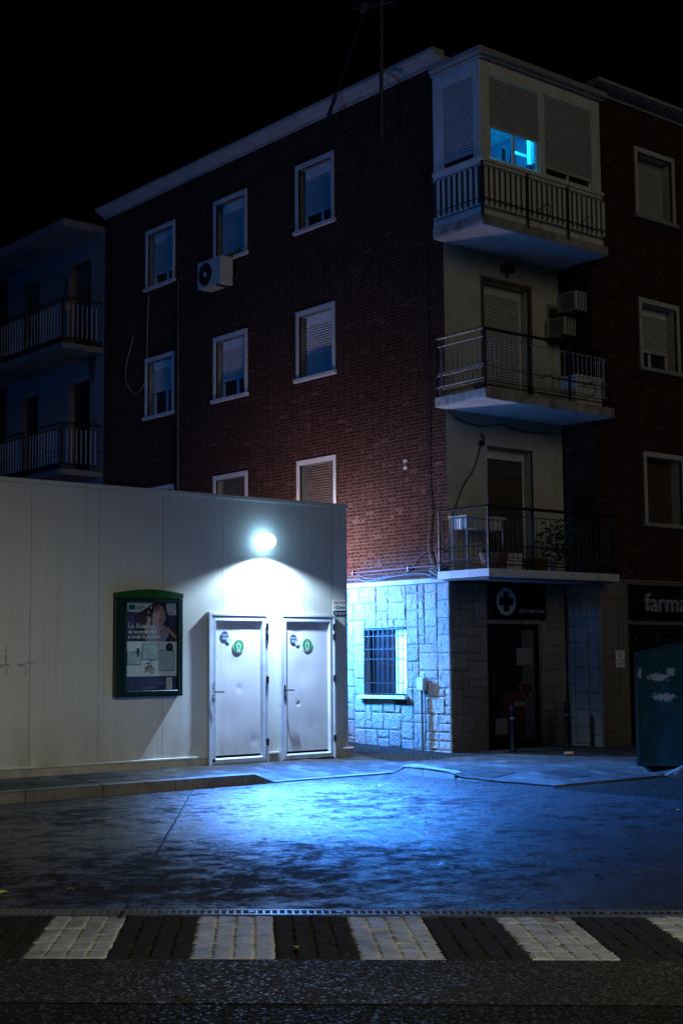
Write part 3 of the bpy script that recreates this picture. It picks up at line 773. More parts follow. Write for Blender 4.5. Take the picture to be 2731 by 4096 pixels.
for k in range(18):
    a = 2 * math.pi * k / 18
    for (r_, m_, l) in ((.032, 'pGrn', 5), (.024, 'pYel', 6)):
        c, s_ = math.cos(a), math.sin(a)
        g.mat(M[m_]).flat([(PX + .67 + x, PZ + .105 + y) for x, y in ((0, 0), (r_ * math.cos(a - .2) * .8, r_ * math.sin(a - .2) * .8), (r_ * c, r_ * s_), (r_ * math.cos(a + .2) * .8, r_ * math.sin(a + .2) * .8))], yp - l * .0006)
g.mat(M['pPale']).ell(PX + .67, PZ + .105, .009, .009, yp - .0045); T('pTeal', 'bp', .685, .142, .02, 5)
g.build('poster', None, pc)

# ---- alarm plate
al = MB(); ya = YW - .004
al.mat(M['stickW']).box(13.305, 13.545, ya - .003, YW - .0005, 2.175, 2.405); y2 = ya - .0045
al.mat(M['orange']).text('alarma', 13.312, 2.348, .066, y2, .225, bold=.001)
al.mat(M['ink']).text('Drin', 13.375, 2.272, .066, y2, .155, bold=.0015)
al.mat(M['orange']).flat([(13.312, 2.295), (13.36, 2.325), (13.345, 2.295), (13.362, 2.268)][::-1], y2)
al.mat(M['ink']).flat([(13.305, 2.175), (13.545, 2.175), (13.545, 2.245), (13.42, 2.25), (13.305, 2.238)], y2)
al.mat(M['stickW']).text('902 902 910', 13.335, 2.190, .048, y2 - .001, .20, bold=.0006)
tag(al.build('alarm_sign'), 'small alarm company plate beside the woman toilet door reading alarma Drin', 'sign')

# =================================================================== APARTMENT BUILDING
ab = thing('apartment_building', (20, 20, .1), 'four storey brick corner apartment building with granite base and corner balconies', 'building')

def wall_holes(mb, ax, plane, u0, u1, z0, z1, holes, depth, m, mj):
    """wall in plane ax=plane; holes (a,b,c,d) with reveals going inward (+)"""
    us = sorted({u0, u1, *[h[0] for h in holes], *[h[1] for h in holes]}); zs = sorted({z0, z1, *[h[2] for h in holes], *[h[3] for h in holes]})
    P = (lambda u, z, d=0: (plane + d, u, z)) if ax == 0 else (lambda u, z, d=0: (u, plane + d, z))
    mb.mat(m)
    for a, b in zip(us[:-1], us[1:]):
        for c, d in zip(zs[:-1], zs[1:]):
            if b - a < 1e-5 or d - c < 1e-5: continue
            if any(h[0] <= (a + b) / 2 <= h[1] and h[2] <= (c + d) / 2 <= h[3] for h in holes): continue
            mb.add([P(a, c), P(b, c), P(b, d), P(a, d)], [(0, 1, 2, 3)])
    mb.mat(mj)
    for (a, b, c, d) in holes:
        mb.add([P(a, c), P(a, d), P(a, d, depth), P(a, c, depth)], [(0, 1, 2, 3)])
        mb.add([P(b, c), P(b, d), P(b, d, depth), P(b, c, depth)], [(3, 2, 1, 0)])
        mb.add([P(a, c), P(b, c), P(b, c, depth), P(a, c, depth)], [(3, 2, 1, 0)])
        mb.add([P(a, d), P(b, d), P(b, d, depth), P(a, d, depth)], [(0, 1, 2, 3)])

def slats(mb, ax, plane, u0, u1, z0, z1, pitch=.045):
    """roller shutter: curved slats"""
    P = (lambda u, z, d=0: (plane + d, u, z)) if ax == 0 else (lambda u, z, d=0: (u, plane + d, z))
    n = max(1, int((z1 - z0) / pitch)); p = (z1 - z0) / n
    prof = [(0, .012), (.10, .001), (.3, -.008), (.6, -.010), (.86, -.002), (1, .012)]
    for i in range(n):
        z = z0 + i * p
        for (a, da), (b, db) in zip(prof[:-1], prof[1:]):
            mb.add([P(u0, z + a * p, da), P(u1, z + a * p, da), P(u1, z + b * p, db), P(u0, z + b * p, db)], [(0, 1, 2, 3)])
    keep = mb.cm; mb.mat(M['parapetD'])  # thin dark strips paint the shade between slats
    for i in range(1, n):
        z = z0 + i * p; mb.add([P(u0, z - .005, .0), P(u1, z - .005, .0), P(u1, z + .005, .0), P(u0, z + .005, .0)], [(0, 1, 2, 3)])
    mb.cm = keep
    bo = (plane - .012, plane + .012)
    if ax == 0: mb.box(bo[0], bo[1], u0, u1, z0 - .03, z0)
    else: mb.box(u0, u1, bo[0], bo[1], z0 - .03, z0)

def B(mb, ax, plane, u0, u1, d0, d1, z0, z1, bev=0):
    if ax == 0: mb.box(plane + d0, plane + d1, u0, u1, z0, z1, bev)
    else: mb.box(u0, u1, plane + d0, plane + d1, z0, z1, bev)

def window(ax, plane, u0, u1, z0, z1, zsh, sh, depth=.2, label=None, parent=ab, box=True):
    """u0..u1,z0..z1 outer edge of the pale surround"""
    w = .075; a, b, c, d = u0 + w, u1 - w, z0 + .07, z1 - .085
    m = MB(); m.mat(M['whitewin'])
    B(m, ax, plane, u0, u0 + w, -.022, .04, c, z1); B(m, ax, plane, u1 - w, u1, -.022, .04, c, z1); B(m, ax, plane, u0 + w, u1 - w, -.022, .04, d, z1)
    # inner sash
    D = depth
    m.mat(M['white']); f = .045
    B(m, ax, plane, a, a + f, D - .02, D + .02, c, d); B(m, ax, plane, b - f, b, D - .02, D + .02, c, d)
    B(m, ax, plane, a + f, b - f, D - .02, D + .02, c, c + f); B(m, ax, plane, a + f, b - f, D - .02, D + .02, d - f, d)
    B(m, ax, plane, (a + b) / 2 - .03, (a + b) / 2 + .03, D - .015, D + .018, c + f, d - f)
    if box: B(m, ax, plane, a + f, b - f, D - .06, D - .025, d - .15, d - .001)
    o = m.build('window', None, parent)
    if label: o['label'] = label
    m = MB(); m.mat(M['render'] if ax else M['whitewin']); B(m, ax, plane, u0 - .04, u1 + .04, -.06, .10, z0, z0 + .07, .008); m.build('sill', None, o)
    m = MB(); m.mat(M['glassdark']); B(m, ax, plane, a + f, b - f, D + .005, D + .010, c + f, d - f); m.build('pane', None, o)
    m = MB(); m.mat(sh); slats(m, ax, plane + D - .035, a + .02, b - .02, max(zsh, c + .035), d - (.15 if box else .0)); m.build('roller_shutter', None, o)
    return (a, b, c, d)

# ---- left facade (faces -X)
winY = [(23.38, 24.46), (20.94, 22.03), (18.39, 19.47)]
rows = {3: (9.05, 10.32), 2: (6.38, 7.65), 1: (3.71, 4.99)}
sh = {(3, 0): (9.42, 'shutter'), (3, 1): (9.0, 'shutter'), (3, 2): (9.42, 'shutter'), (2, 0): (6.98, 'shutter'), (2, 1): (6.82, 'shutter'), (2, 2): (6.50, 'shutter'), (1, 0): (3.7, 'shutterB'), (1, 1): (3.7, 'shutterB'), (1, 2): (3.7, 'shutterB')}
holes = []
for r, (c, d) in rows.items():
    for k, (a, b) in enumerate(winY):
        holes.append(window(0, XL, a, b, c, d, sh[(r, k)][0], M[sh[(r, k)][1]], .19, box=(r > 1)))
m = MB(); wall_holes(m, 0, XL, YC, 26.1, 2.78, ZE + .02, holes, .24, M['brickY'], M['plaster2'])
# ---- right facade (faces -Y)
winX = [(19.18, 20.29), (22.6, 23.7)]
holes = []
for r, (c, d) in rows.items():
    for k, (a, b) in enumerate(winX):
        holes.append(window(1, YR, a, b, c, d, {3: 9.0, 2: 6.80, 1: 3.6}[r], M['shutterB' if r == 1 else 'shutter'], .24, box=(r == 2)))
wall_holes(m, 1, YR, XS, 30, 2.78, ZE + .02, holes, .28, M['brickX'], M['plaster'])
# recess side wall (faces -X)
m.mat(M['brickY']).add([(XS, YC + .1, 2.78), (XS, YR, 2.78), (XS, YR, ZE), (XS, YC + .1, ZE)], [(0, 1, 2, 3)])
m.build('brick_wall', None, ab)
# closing back parts so that nothing shows through
m = MB(); m.mat(M['mortar']); m.box(XL + .5, 29.9, 18.4, 33.9, 0, 10.9)
m.box(XL + .30, XL + .5, YC + .3, 33.9, 0, 9.0); m.box(XL + .30, XL + .5, 17.6, 33.9, 9.0, 10.9)
m.box(XS + .1, 29.9, YR + .34, 18.4, 0, 10.9); m.box(XL + .5, XS + .1, 17.6, 18.4, 0, 10.9); m.box(XL + .5, XS + .1, YC + .45, 17.6, 0, 8.0)
m.build('inner_structure', None, ab)
# roof slab
m = MB(); m.mat(M['render']); m.box(XL - .02, 30, YC + .05, 26.1, ZE + .12, ZE + .17); m.box(XS + .1, 30, YR, YC + .05, ZE + .12, ZE + .17)
m.build('roof', None, ab)
# cornice: moulded section swept in lengths
prof = [(0, -.02), (-.035, -.02), (-.04, .02), (-.07, .03), (-.15, .055), (-.22, .085), (-.235, .10), (-.26, .105), (-.26, .165), (0, .165)]
m = MB(); m.mat(M['cornice'])
def corn(ax, plane, u0, u1):
    u = u0
    while u < u1 - .05:
        e = min(u1, u + 1.27); n = len(prof); dz = random.uniform(-.004, .004)
        vs = []
        for uu in (u + .006, e - .006):
            for (o, z) in prof: vs.append((plane + o, uu, ZE + z + dz) if ax == 0 else (uu, plane + o, ZE + z + dz))
        m.add(vs, [(i, i + 1, i + 1 + n, i + n) for i in range(n - 1)] + [tuple(range(n)), tuple(range(2 * n - 1, n - 1, -1))]); u = e
corn(0, XL, 15.62, 26.1); m.build('cornice', None, ab); m = MB(); m.mat(M['cornice']); corn(1, YR, 17.98, 30); m.build('cornice', None, ab)

# ---- plaster recess walls (face -Y)
m = MB(); holes = [(16.15, 17.22, 5.58, 7.60), (16.15, 17.22, 2.90, 4.90)]
wall_holes(m, 1, YC, XL, 17.80, 2.78, 8.08, holes, .26, M['plaster'], M['plaster'])
m.mat(M['plaster']); m.box(17.80, XS - .001, YC - .012, YC + .05, 2.78, 8.08)
m.add([(XL, YC, 8.0), (XL, YC, 10.9), (XL, YC + .02, 10.9), (XL, YC + .02, 8.0)], [(0, 1, 2, 3)])
m.build('plaster_wall', None, ab)
# balcony doors
for (z0, z1, fm, smm, perf) in ((5.58, 7.60, 'brown', 'shutter', 0), (2.90, 4.90, 'whitewin', 'shutterB', 1)):
    m = MB(); m.mat(M[fm]); B(m, 1, YC, 16.09, 16.15, -.02, .03, z0, z1 + .06); B(m, 1, YC, 17.22, 17.28, -.02, .03, z0, z1 + .06); B(m, 1, YC, 16.15, 17.22, -.02, .03, z1, z1 + .06)
    m.mat(M['white']); B(m, 1, YC, 16.17, 16.21, .17, .22, z0, z1 - .005); B(m, 1, YC, 17.16, 17.20, .17, .22, z0, z1 - .005)
    B(m, 1, YC, 16.17, 17.20, .16, .22, z1 - .17, z1 - .006)
    o = m.build('balcony_door', None, ab); o['label'] = 'brown framed balcony door with pale roller shutter' if fm == 'brown' else 'white framed balcony door with brown roller shutter'
    m = MB(); m.mat(M[smm]); slats(m, 1, YC + .18, 16.20, 17.17, z0 + .03, z1 - .17)
    if perf:
        m.mat(M['stickB'])
        for j in range(5):
            for i in range(26):
                if i % 9 == 8: continue
                x = 16.24 + i * .034; z = z1 - .22 - j * .045; m.rect(x, x + .012, z, z + .006, YC + .171)
    m.build('roller_shutter', None, o)
    m = MB(); m.mat(M['glassdark']); B(m, 1, YC, 16.17, 17.20, .225, .235, z0, z1); m.build('pane', None, o)

# ---- balconies
def railing(z, parent, bm='bars'):
    """z = slab top"""
    A, Bc, Cc, Dd = (15.09, 15.72), (15.09, 14.68), (17.94, 14.68), (17.94, 15.0)
    m = MB(); m.mat(M['black'])
    ht = z + .93; hm = z + .80; lo1 = z + .31; lo2 = z + .07
    for p, q in ((A, Bc), (Bc, Cc), (Cc, Dd)):
        m.tube([(*p, ht), (*q, ht)], .024, 4); m.tube([(*p, lo2), (*q, lo2)], .010, 4)
        m.tube([(*p, lo1 + .04), (*q, lo1 + .04)], .009, 4); m.tube([(*p, lo2 + .06), (*q, lo2 + .06)], .007, 4)
    for x, y in (A, Bc, (16.05, 14.68), (16.99, 14.68), Cc, Dd): m.box(x - .016, x + .016, y - .016, y + .016, z, ht)
    o = m.build('railing', None, parent)
    m = MB(); m.mat(M[bm])
    for p, q in ((A, Bc), (Bc, Cc), (Cc, Dd)):
        P_, Q_ = Vector(p), Vector(q); L = (Q_ - P_).length; d = (Q_ - P_) / L; n = round(L / .107)
        m.tube([(*p, hm), (*q, hm)], .008, 4); m.tube([(*p, z + .17), (*q, z + .17)], .006, 4)
        for k in range(1, n):
            c = P_ + d * L * k / n; m.tube([(c.x, c.y, z + .17), (c.x, c.y, hm)], .0075, 4, False)
        for k in range(n):
            c0 = P_ + d * L * (k + .5) / n; r = L / n * .42
            m.tube([(c0.x + d.x * r * math.cos(t), c0.y + d.y * r * math.cos(t), z + .34 + r * math.sin(t)) for t in [math.pi * j / 5 for j in range(6)]], .004, 3, False)
    m.build('bars', None, o)
    # flower-box racks bracketed off the rail
    m = MB(); m.mat(M['black'])
    for (x, y, dx, dy) in ((16.3, 14.68, 0, -1), (17.3, 14.68, 0, -1), (15.09, 15.5, -1, 0), (17.94, 14.9, 1, 0)):
        e = .24
        m.tube([(x, y, z + .30), (x + dx * e, y + dy * e, z + .33), (x + dx * (e + .03), y + dy * (e + .03), z + .26), (x + dx * (e - .01), y + dy * (e - .01), z + .10)], .009, 5)
        m.tube([(x + dx * (e - .01), y + dy * (e - .01), z + .12), (x, y, z + .06)], .007, 4)
    for (zz) in (.10, .27):
        m.tube([(16.3, 14.45, z + zz), (17.3, 14.45, z + zz)], .006, 4); m.tube([(14.87, 15.5, z + zz), (14.87, 14.9, z + zz)], .006, 4)
    m.tube([(14.87, 14.9, z + .10), (15.09, 14.9, z + .06)], .006, 4)
    m.build('flower_rack', None, o)
def slab(z0, th, name_label, mat_, rough_edge):
    m = MB(); m.mat(mat_); e = .0
    # slab as a wobbly-edged grid
    x0, x1, y0, y1 = 15.04, 18.02, 14.63, YC - .004
    nx, ny = 40, 14
    def edge(i, j): 
        k = 0
        x = x0 + (x1 - x0) * i / nx; y = y0 + (y1 - y0) * j / ny
        if rough_edge:
            nn = mnoise.noise(Vector((x * 6, y * 6, z0))) * .018
            if i in (0,): x += nn
            if j == 0: y += nn
            if i == nx: x -= abs(nn)
        return x, y
    vs = []
    for lv in (z0, z0 + .02, z0 + th):
        for j in range(ny + 1):
            for i in range(nx + 1):
                x, y = edge(i, j); 
                if lv == z0 and rough_edge: x += .012 * (i == 0) - .01 * (i == nx); y += .014 * (j == 0)
                vs.append((x, y, lv + (mnoise.noise(Vector((x * 4, y * 4, 3 + z0))) * .006 if lv < z0 + th and rough_edge else 0)))
    N = (nx + 1) * (ny + 1); fs = []
    I = lambda l, i, j: l * N + j * (nx + 1) + i
    for j in range(ny):
        for i in range(nx): fs += [(I(2, i, j), I(2, i + 1, j), I(2, i + 1, j + 1), I(2, i, j + 1))]
    for l in (0, 1):
        for i in range(nx): fs.append((I(l, i, 0), I(l, i + 1, 0), I(l + 1, i + 1, 0), I(l + 1, i, 0)))
        for j in range(ny): fs.append((I(l, 0, j + 1), I(l, 0, j), I(l + 1, 0, j), I(l + 1, 0, j + 1))); fs.append((I(l, nx, j), I(l, nx, j + 1), I(l + 1, nx, j + 1), I(l + 1, nx, j)))
    for j in range(ny): fs.append((I(1, 0, j + 1), I(1, nx, j + 1), I(1, nx, j + 1), I(1, 0, j + 1))) if False else None
    fs = [f for f in fs if f]
    m.add(vs, fs)
    m.mat(M['soffit'])
    m.add(vs, [(I(0, i, j + 1), I(0, i + 1, j + 1), I(0, i + 1, j), I(0, i, j)) for j in range(ny) for i in range(nx)])
    o = m.build('balcony', None, ab); o['label'] = name_label; return o
b2 = slab(5.39, .15, 'crumbling concrete balcony with grey barred railing, middle of the corner', M['slab'], True)
railing(5.54, b2)
b1 = slab(2.735, .115, 'lowest corner balcony with white painted slab edge', M['fascia'], False)
railing(2.85, b1, 'rusty')
# reddish moulding line under the lowest balcony
m = MB(); m.mat(M['redpipe']); m.tube([(15.12, YC - .05, 2.715), (15.12, 14.72, 2.715), (17.95, 14.72, 2.715)], .012, 6); m.build('gas_pipe', None, ab)

# ---- enclosed top balcony (bay)
m = MB(); m.mat(M['slab']); x0, x1, y0, y1 = 15.04, 17.98, 14.63, YC - .002
m.box(x0, x1, y0, y1, 8.075, 8.22, .012); m.mat(M['soffit']); m.box(x0 + .03, x1 - .03, y0 + .03, y1, 8.06, 8.074)
bay = m.build('enclosed_balcony', None, ab); bay['label'] = 'glazed top balcony with roller shutters and a lit window'
bx0, bx1, by0 = 15.09, 17.90, 14.68
m = MB(); m.mat(M['parapetD'])  # dark backing paints the bar shadows between the pale slats
# parapet panels
m.box(bx0, bx1, by0, by0 + .05, 8.22, 9.06); m.box(bx0, bx0 + .05, by0 + .05, YC, 8.22, 9.06); m.box(bx1 - .05, bx1, by0 + .05, YR, 8.22, 9.06)
m.mat(M['white']); m.box(bx0 + .001, bx1, by0 - .012, by0 - .001, 8.985, 9.06); m.box(bx0 + .001, bx1, by0 - .012, by0 - .001, 8.22, 8.40); m.box(bx0 - .012, bx0 - .001, by0, YC, 8.985, 9.06); m.box(bx0 - .012, bx0 - .001, by0, YC, 8.22, 8.40)
for k in range(24):
    x = bx0 + .06 + k * .119
    m.box(x, x + .068, by0 - .016, by0 - .001, 8.40, 8.985, .004)
for k in range(8):
    y = by0 + .07 + k * .119
    m.box(bx0 - .016, bx0 - .001, y, y + .068, 8.40, 8.985, .004)
# sill ledge
m.box(bx0 - .035, 16.46, by0 - .04, by0 + .08, 9.062, 9.125, .006); m.box(16.462, bx1 + .03, by0 - .04, by0 + .08, 9.062, 9.122, .006); m.box(bx0 - .035, bx0 + .08, by0 + .081, YC, 9.062, 9.125, .006)
m.build('parapet', None, bay)
m = MB(); m.mat(M['white'])
T0, T1 = 9.126, 10.46
for (a, b) in ((15.09, 15.30), (16.43, 16.55), (17.68, 17.90)): m.box(a, b, by0, by0 + .06, T0, T1, .006)
m.box(15.09, 17.90, by0, by0 + .06, T1 + .001, 10.68, .006)
m.box(15.09, 15.15, by0 + .061, by0 + .16, T0, T1, .006); m.box(15.09, 15.15, 15.50, YC - .001, T0, T1, .006); m.box(15.09, 15.15, by0 + .061, YC - .001, T1 + .001, 10.68, .006)
m.box(15.12, 15.16, 15.57, 15.60, T0, T1); m.box(17.84, 17.90, by0 + .061, YR + .02, T0, 10.68)
for (a, b) in ((15.301, 16.429), (16.551, 17.679)):   # sashes behind the shutters
    m.box(a, b, by0 + .035, by0 + .07, T0, T0 + .05); 
    for x in (a, (a + b) / 2 - .03, b - .05): m.box(x, x + .05, by0 + .036, by0 + .069, T0 + .05, T1)
m.build('window_frame', None, bay)
m = MB(); m.mat(M['shutter']); slats(m, 1, by0 + .018, 15.305, 16.425, 9.66, T1, .042); m.build('roller_shutter', None, bay)
m = MB(); m.mat(M['shutter']); slats(m, 1, by0 + .018, 16.555, 17.675, 9.29, T1, .042); m.build('roller_shutter', None, bay)
m = MB(); m.mat(M['shutter']); slats(m, 0, 15.108, by0 + .165, 15.495, 9.25, T1, .042); m.build('roller_shutter', None, bay)
m = MB(); m.mat(M['glassdark']); m.box(16.6, 17.64, by0 + .05, by0 + .055, T0 + .05, T1); m.box(15.13, 15.135, by0 + .16, 15.5, T0, T1); m.build('pane', None, bay)
m = MB(); m.mat(M['render']); m.box(14.98, 18.0, 14.56, YC - .01, 10.72, 10.83, .02); m.box(15.03, 17.96, 14.62, YC - .01, 10.682, 10.719); m.build('bay_roof', None, bay)
# iron rail and brackets outside the parapet
m = MB(); m.mat(M['black'])
for z in (8.47, 8.34): m.tube([(15.05, 15.70, z), (15.05, 14.635, z), (17.93, 14.635, z)], .010, 5)
m.tube([(15.05, 15.70, 8.985), (15.05, 14.635, 8.985), (17.93, 14.635, 8.985)], .008, 5)
for x in (15.06, 16.06, 17.0): m.box(x - .014, x + .014, 14.615, 14.645, 8.16, 9.03)
for x in (16.3, 17.3):
    m.tube([(x, 14.63, 8.50), (x, 14.42, 8.56), (x, 14.38, 8.50), (x, 14.40, 8.32)], .009, 5); m.tube([(x, 14.40, 8.34), (x, 14.63, 8.26)], .007, 4)
for k in range(25): m.tube([(15.10 + k * .119, 14.655, 8.34), (15.10 + k * .119, 14.655, 8.98)], .006, 4, False)
for k in range(9): m.tube([(15.07, 14.69 + k * .119, 8.34), (15.07, 14.69 + k * .119, 8.98)], .006, 4, False)
m.build('railing', None, bay)
# lit room inside
m = MB(); m.mat(M['roomwall'])
rx0, rx1, ry0, ry1, rz0, rz1 = 15.31, 17.86, 14.76, 17.3, 8.4, 10.62
m.box(rx0 - .01, rx0, ry0, ry1, rz0, rz1); m.box(rx1, rx1 + .01, ry0, ry1, rz0, rz1); m.box(rx0, rx1, ry1, ry1 + .01, rz0, rz1); m.box(rx0, rx1, ry0, ry1, rz0 - .01, rz0); m.mat(M['roomceil']); m.box(rx0, rx1, ry0 - .0, ry1, rz1, rz1 + .01)
m.box(rx0, 17.8, 15.70, 15.76, 10.36, rz1 - .001); m.box(17.20, 17.28, 15.58, 15.66, rz0, 10.35); m.box(17.45, 17.50, 15.60, 15.66, rz0, 10.35); m.box(16.9, 17.8, 15.67, 15.70, 9.85, 9.90)
m.build('room', None, bay)
m = MB(); m.mat(M['roomdark']); m.box(16.02, 16.10, 15.10, 15.14, 9.0, 9.60, .02); m.prism([(16.12, 9.0), (16.36, 9.0), (16.34, 9.50), (16.28, 9.70), (16.22, 9.42)], 15.12, 15.16); m.box(16.62, 16.70, 15.10, 15.16, 9.0, 9.45); m.box(16.76, 16.82, 15.10, 15.16, 9.0, 9.50)
m.build('furniture', None, bay)

# ---- granite ground floor
def stones(mb, ax, plane, u0, u1, z0, z1, holes, cell=(.14, .135), seed=1):
    rr = random.Random(seed); nu = max(1, round((u1 - u0) / cell[0])); nz = max(1, round((z1 - z0) / cell[1]))
    du, dz = (u1 - u0) / nu, (z1 - z0) / nz; occ = [[False] * nz for _ in range(nu)]
    def inh(a, b, c, d): return any(a < h[1] - .02 and b > h[0] + .02 and c < h[3] - .02 and d > h[2] + .02 for h in holes)
    for j in range(nz - 1, -1, -1):
        for i in range(nu):
            if occ[i][j]: continue
            opts = [(3, 2), (2, 2), (2, 3), (2, 2), (2, 2), (1, 2), (2, 1), (3, 2), (3, 1), (2, 2), (2, 1)]; rr.shuffle(opts); opts = opts[:5] + [(1, 1)]
            for (w, h) in opts:
                if i + w > nu or j - h + 1 < 0: continue
                if any(occ[a][b] for a in range(i, i + w) for b in range(j - h + 1, j + 1)): continue
                break
            for a in range(i, i + w):
                for b in range(j - h + 1, j + 1): occ[a][b] = True
            a, b, c, d = u0 + i * du, u0 + (i + w) * du, z0 + (j - h + 1) * dz, z0 + (j + 1) * dz
            for hh in holes:      # trim to holes
                if a < hh[1] and b > hh[0] and c < hh[3] and d > hh[2]:
                    cand = [(hh[0] - a, 'b'), (b - hh[1], 'a'), (hh[2] - c, 'd'), (d - hh[3], 'c')]; best = max(cand)
                    if best[0] < .03: a = b; break
                    if best[1] == 'b': b = hh[0]
                    if best[1] == 'a': a = hh[1]
                    if best[1] == 'd': d = hh[2]
                    if best[1] == 'c': c = hh[3]
            if b - a < .04 or d - c < .04: continue
            gp = .0035 + rr.random() * .0025; a += gp; b -= gp; c += gp; d -= gp
            fine = .021 if plane < 15.4 and ax == 0 else .034; N = max(2, int((b - a) / fine)); K = max(2, int((d - c) / fine)); prj = .016 + rr.random() * .012; rv = rr.random()
            vs = []; sd = rr.random() * 50
            for q in range(K + 1):
                for p in range(N + 1):
                    uu = a + (b - a) * p / N; zz = c + (d - c) * q / K
                    ed = min(uu - a, b - uu, zz - c, d - zz); e = prj * min(1, .55 + ed / .012) + (mnoise.noise(Vector((uu * 14, zz * 14, sd))) * .007 + mnoise.noise(Vector((uu * 40, zz * 40, sd))) * .009 + mnoise.noise(Vector((uu * 85, zz * 85, sd))) * .005) * min(1, ed / .008)
                    if ed < 1e-6: e = prj * .5; 
                    jx = mnoise.noise(Vector((zz * 9, sd, 0))) * .004 if p in (0, N) else 0; jz = mnoise.noise(Vector((uu * 9, 0, sd))) * .004 if q in (0, K) else 0
                    vs.append((plane - e, uu + jx, zz + jz) if ax == 0 else (uu + jx, plane - e, zz + jz))
            base = len(vs)
            fs = [(q * (N + 1) + p, q * (N + 1) + p + 1, (q + 1) * (N + 1) + p + 1, (q + 1) * (N + 1) + p) for q in range(K) for p in range(N)]
            ringi = [p for p in range(N + 1)] + [q * (N + 1) + N for q in range(1, K + 1)] + [K * (N + 1) + p for p in range(N - 1, -1, -1)] + [q * (N + 1) for q in range(K - 1, 0, -1)]
            for ii in ringi:
                v = vs[ii]; vs.append((plane + .002, v[1], v[2]) if ax == 0 else (v[0], plane + .002, v[2]))
            nr = len(ringi)
            for k in range(nr): k2 = (k + 1) % nr; fs.append((ringi[k2], ringi[k], base + k, base + k2))
            mb.add(vs, fs, rv)
    mb_ = mb
M['stoneD'] = stone('granite_shaded', .85)  # darker copy of the granite, shade of the pharmacy side put into its colour
stn = MB(); stn.mat(M['stone'])
hw = (16.74, 17.73, .95, 2.03)
stones(stn, 0, XL + .03, YC, 19.0, 0, 2.70, [hw], seed=3)
stn.mat(M['stoneD'])
stones(stn, 1, YC + .03, XL, 16.12, 0, 2.70, [], seed=5)
stones(stn, 1, YC + .03, 17.36, XS, 0, 2.12, [], seed=6); stones(stn, 1, YC + .03, 17.43, XS, 2.12, 2.72, [], seed=16)
stones(stn, 0, XS + .03, YR, YC, 0, 2.72, [], seed=7)
stones(stn, 1, YR + .03, XS, 18.68, 0, 2.78, [], (.22, .31), seed=8)
stones(stn, 1, YC + .03, 16.12, 17.36, 2.07, 2.145, [], (.4, .08), seed=9); stones(stn, 1, YR + .03, 18.69, 24, 2.06, 2.14, [], (.35, .08), seed=10)
stones(stn, 1, YR + .03, 18.69, 24, 2.72, 2.78, [], (.4, .06), seed=12)
stn.build('granite_base', None, ab)
m = MB(); wall_holes(m, 0, XL + .032, YC + .03, 26.1, -.1, 2.72, [hw], .22, M['mortar'], M['render'])
wall_holes(m, 1, YC + .032, XL + .03, XS, -.1, 2.73, [(16.13, 17.35, .02, 2.065)], .2, M['mortar'], M['render'])
wall_holes(m, 1, YR + .032, XS, 30, -.1, 2.79, [(18.72, 24, .02, 2.055)], .2, M['mortar'], M['render'])
m.mat(M['mortar']).add([(XS + .032, YR + .03, -.1), (XS + .032, YC + .1, -.1), (XS + .032, YC + .1, 2.79), (XS + .032, YR + .03, 2.79)], [(0, 1, 2, 3)])
m.build('base_backing', None, ab)
m = MB(); m.mat(M['render']); m.box(XL - .012, XL + .05, YC + .003, 26.1, 2.705, 2.779, .006); m.box(XS - .02, 30, YR - .016, YR + .05, 2.783, 2.80); m.build('cement_band', None, ab)

# barred window in the granite
m = MB(); m.mat(M['black'])
a, b, c, d = hw; xw = XL + .14
for y in (a, b - .03): m.box(xw, xw + .04, y, y + .03, c, d)
m.box(xw, xw + .04, a + .031, b - .031, c, c + .03); m.box(xw, xw + .04, a + .031, b - .031, d - .03, d); 
sw = m.build('window', None, ab); sw['label'] = 'barred ground floor window with a lit frosted pane'
M['litpane'] = emit('lit_frosted_pane', (.10, .50, 1.0), 1.3); M['litpane2'] = emit('lit_frosted_pane_bright', (.45, .8, 1.0), 1.6)
m = MB(); m.mat(M['glassdark']); m.box(xw + .015, xw + .02, 17.13, b - .03, c + .03, d - .03); m.mat(M['litpane'])
m.box(xw + .015, xw + .02, a + .03, 17.125, c + .03, d - .03)
m.mat(M['litpane2']); m.box(xw + .010, xw + .0145, a + .03, a + .14, c + .03, d - .05); m.box(xw + .010, xw + .0145, a + .17, a + .25, c + .12, d - .16); m.build('pane', None, sw)
m = MB(); m.mat(M['black'])
for k in range(9): y = a + .03 + (b - a - .06) * k / 8; m.tube([(XL - .02, y, c + .01), (XL - .02, y, d - .01)], .008, 6)
for z in (c + .03, c + .20, c + .58, c + .74, d - .13, d - .02): m.tube([(XL - .012, a - .01, z), (XL - .012, b + .01, z)], .008, 5)
m.build('window_grille', None, sw)
m = MB(); m.mat(M['white']); m.box(XL - .07, XL + .14, a - .06, b + .10, c - .055, c, .008); m.build('sill', None, sw)

# pharmacy entrance door
m = MB(); m.mat(M['signblack']); y0 = YC + .06
m.box(16.13, 16.20, y0, y0 + .06, .1, 2.06); m.box(17.27, 17.35, y0, y0 + .06, .1, 2.06); m.box(16.201, 17.269, y0, y0 + .06, 1.99, 2.06); m.box(16.201, 17.269, y0, y0 + .06, .1, .22)
pd = m.build('shop_door', None, ab); pd['label'] = 'dark glazed pharmacy door with posters'
m = MB(); m.mat(M['glassdark']); m.box(16.20, 17.27, y0 + .03, y0 + .036, .22, 1.99); m.build('pane', None, pd)
pm('gRed', (.055, .006, .009), .6); pm('gGrey', (.07, .07, .068), .6); pm('gWhite', (.20, .20, .185), .6); pm('gPink', (.13, .06, .065), .6)
m = MB(); yq = y0 + .026
m.mat(M['gGrey']).rect(16.97, 17.255, .23, 1.98, yq); m.mat(M['gRed']).rect(16.50, 17.03, .24, 1.0, yq - .001)
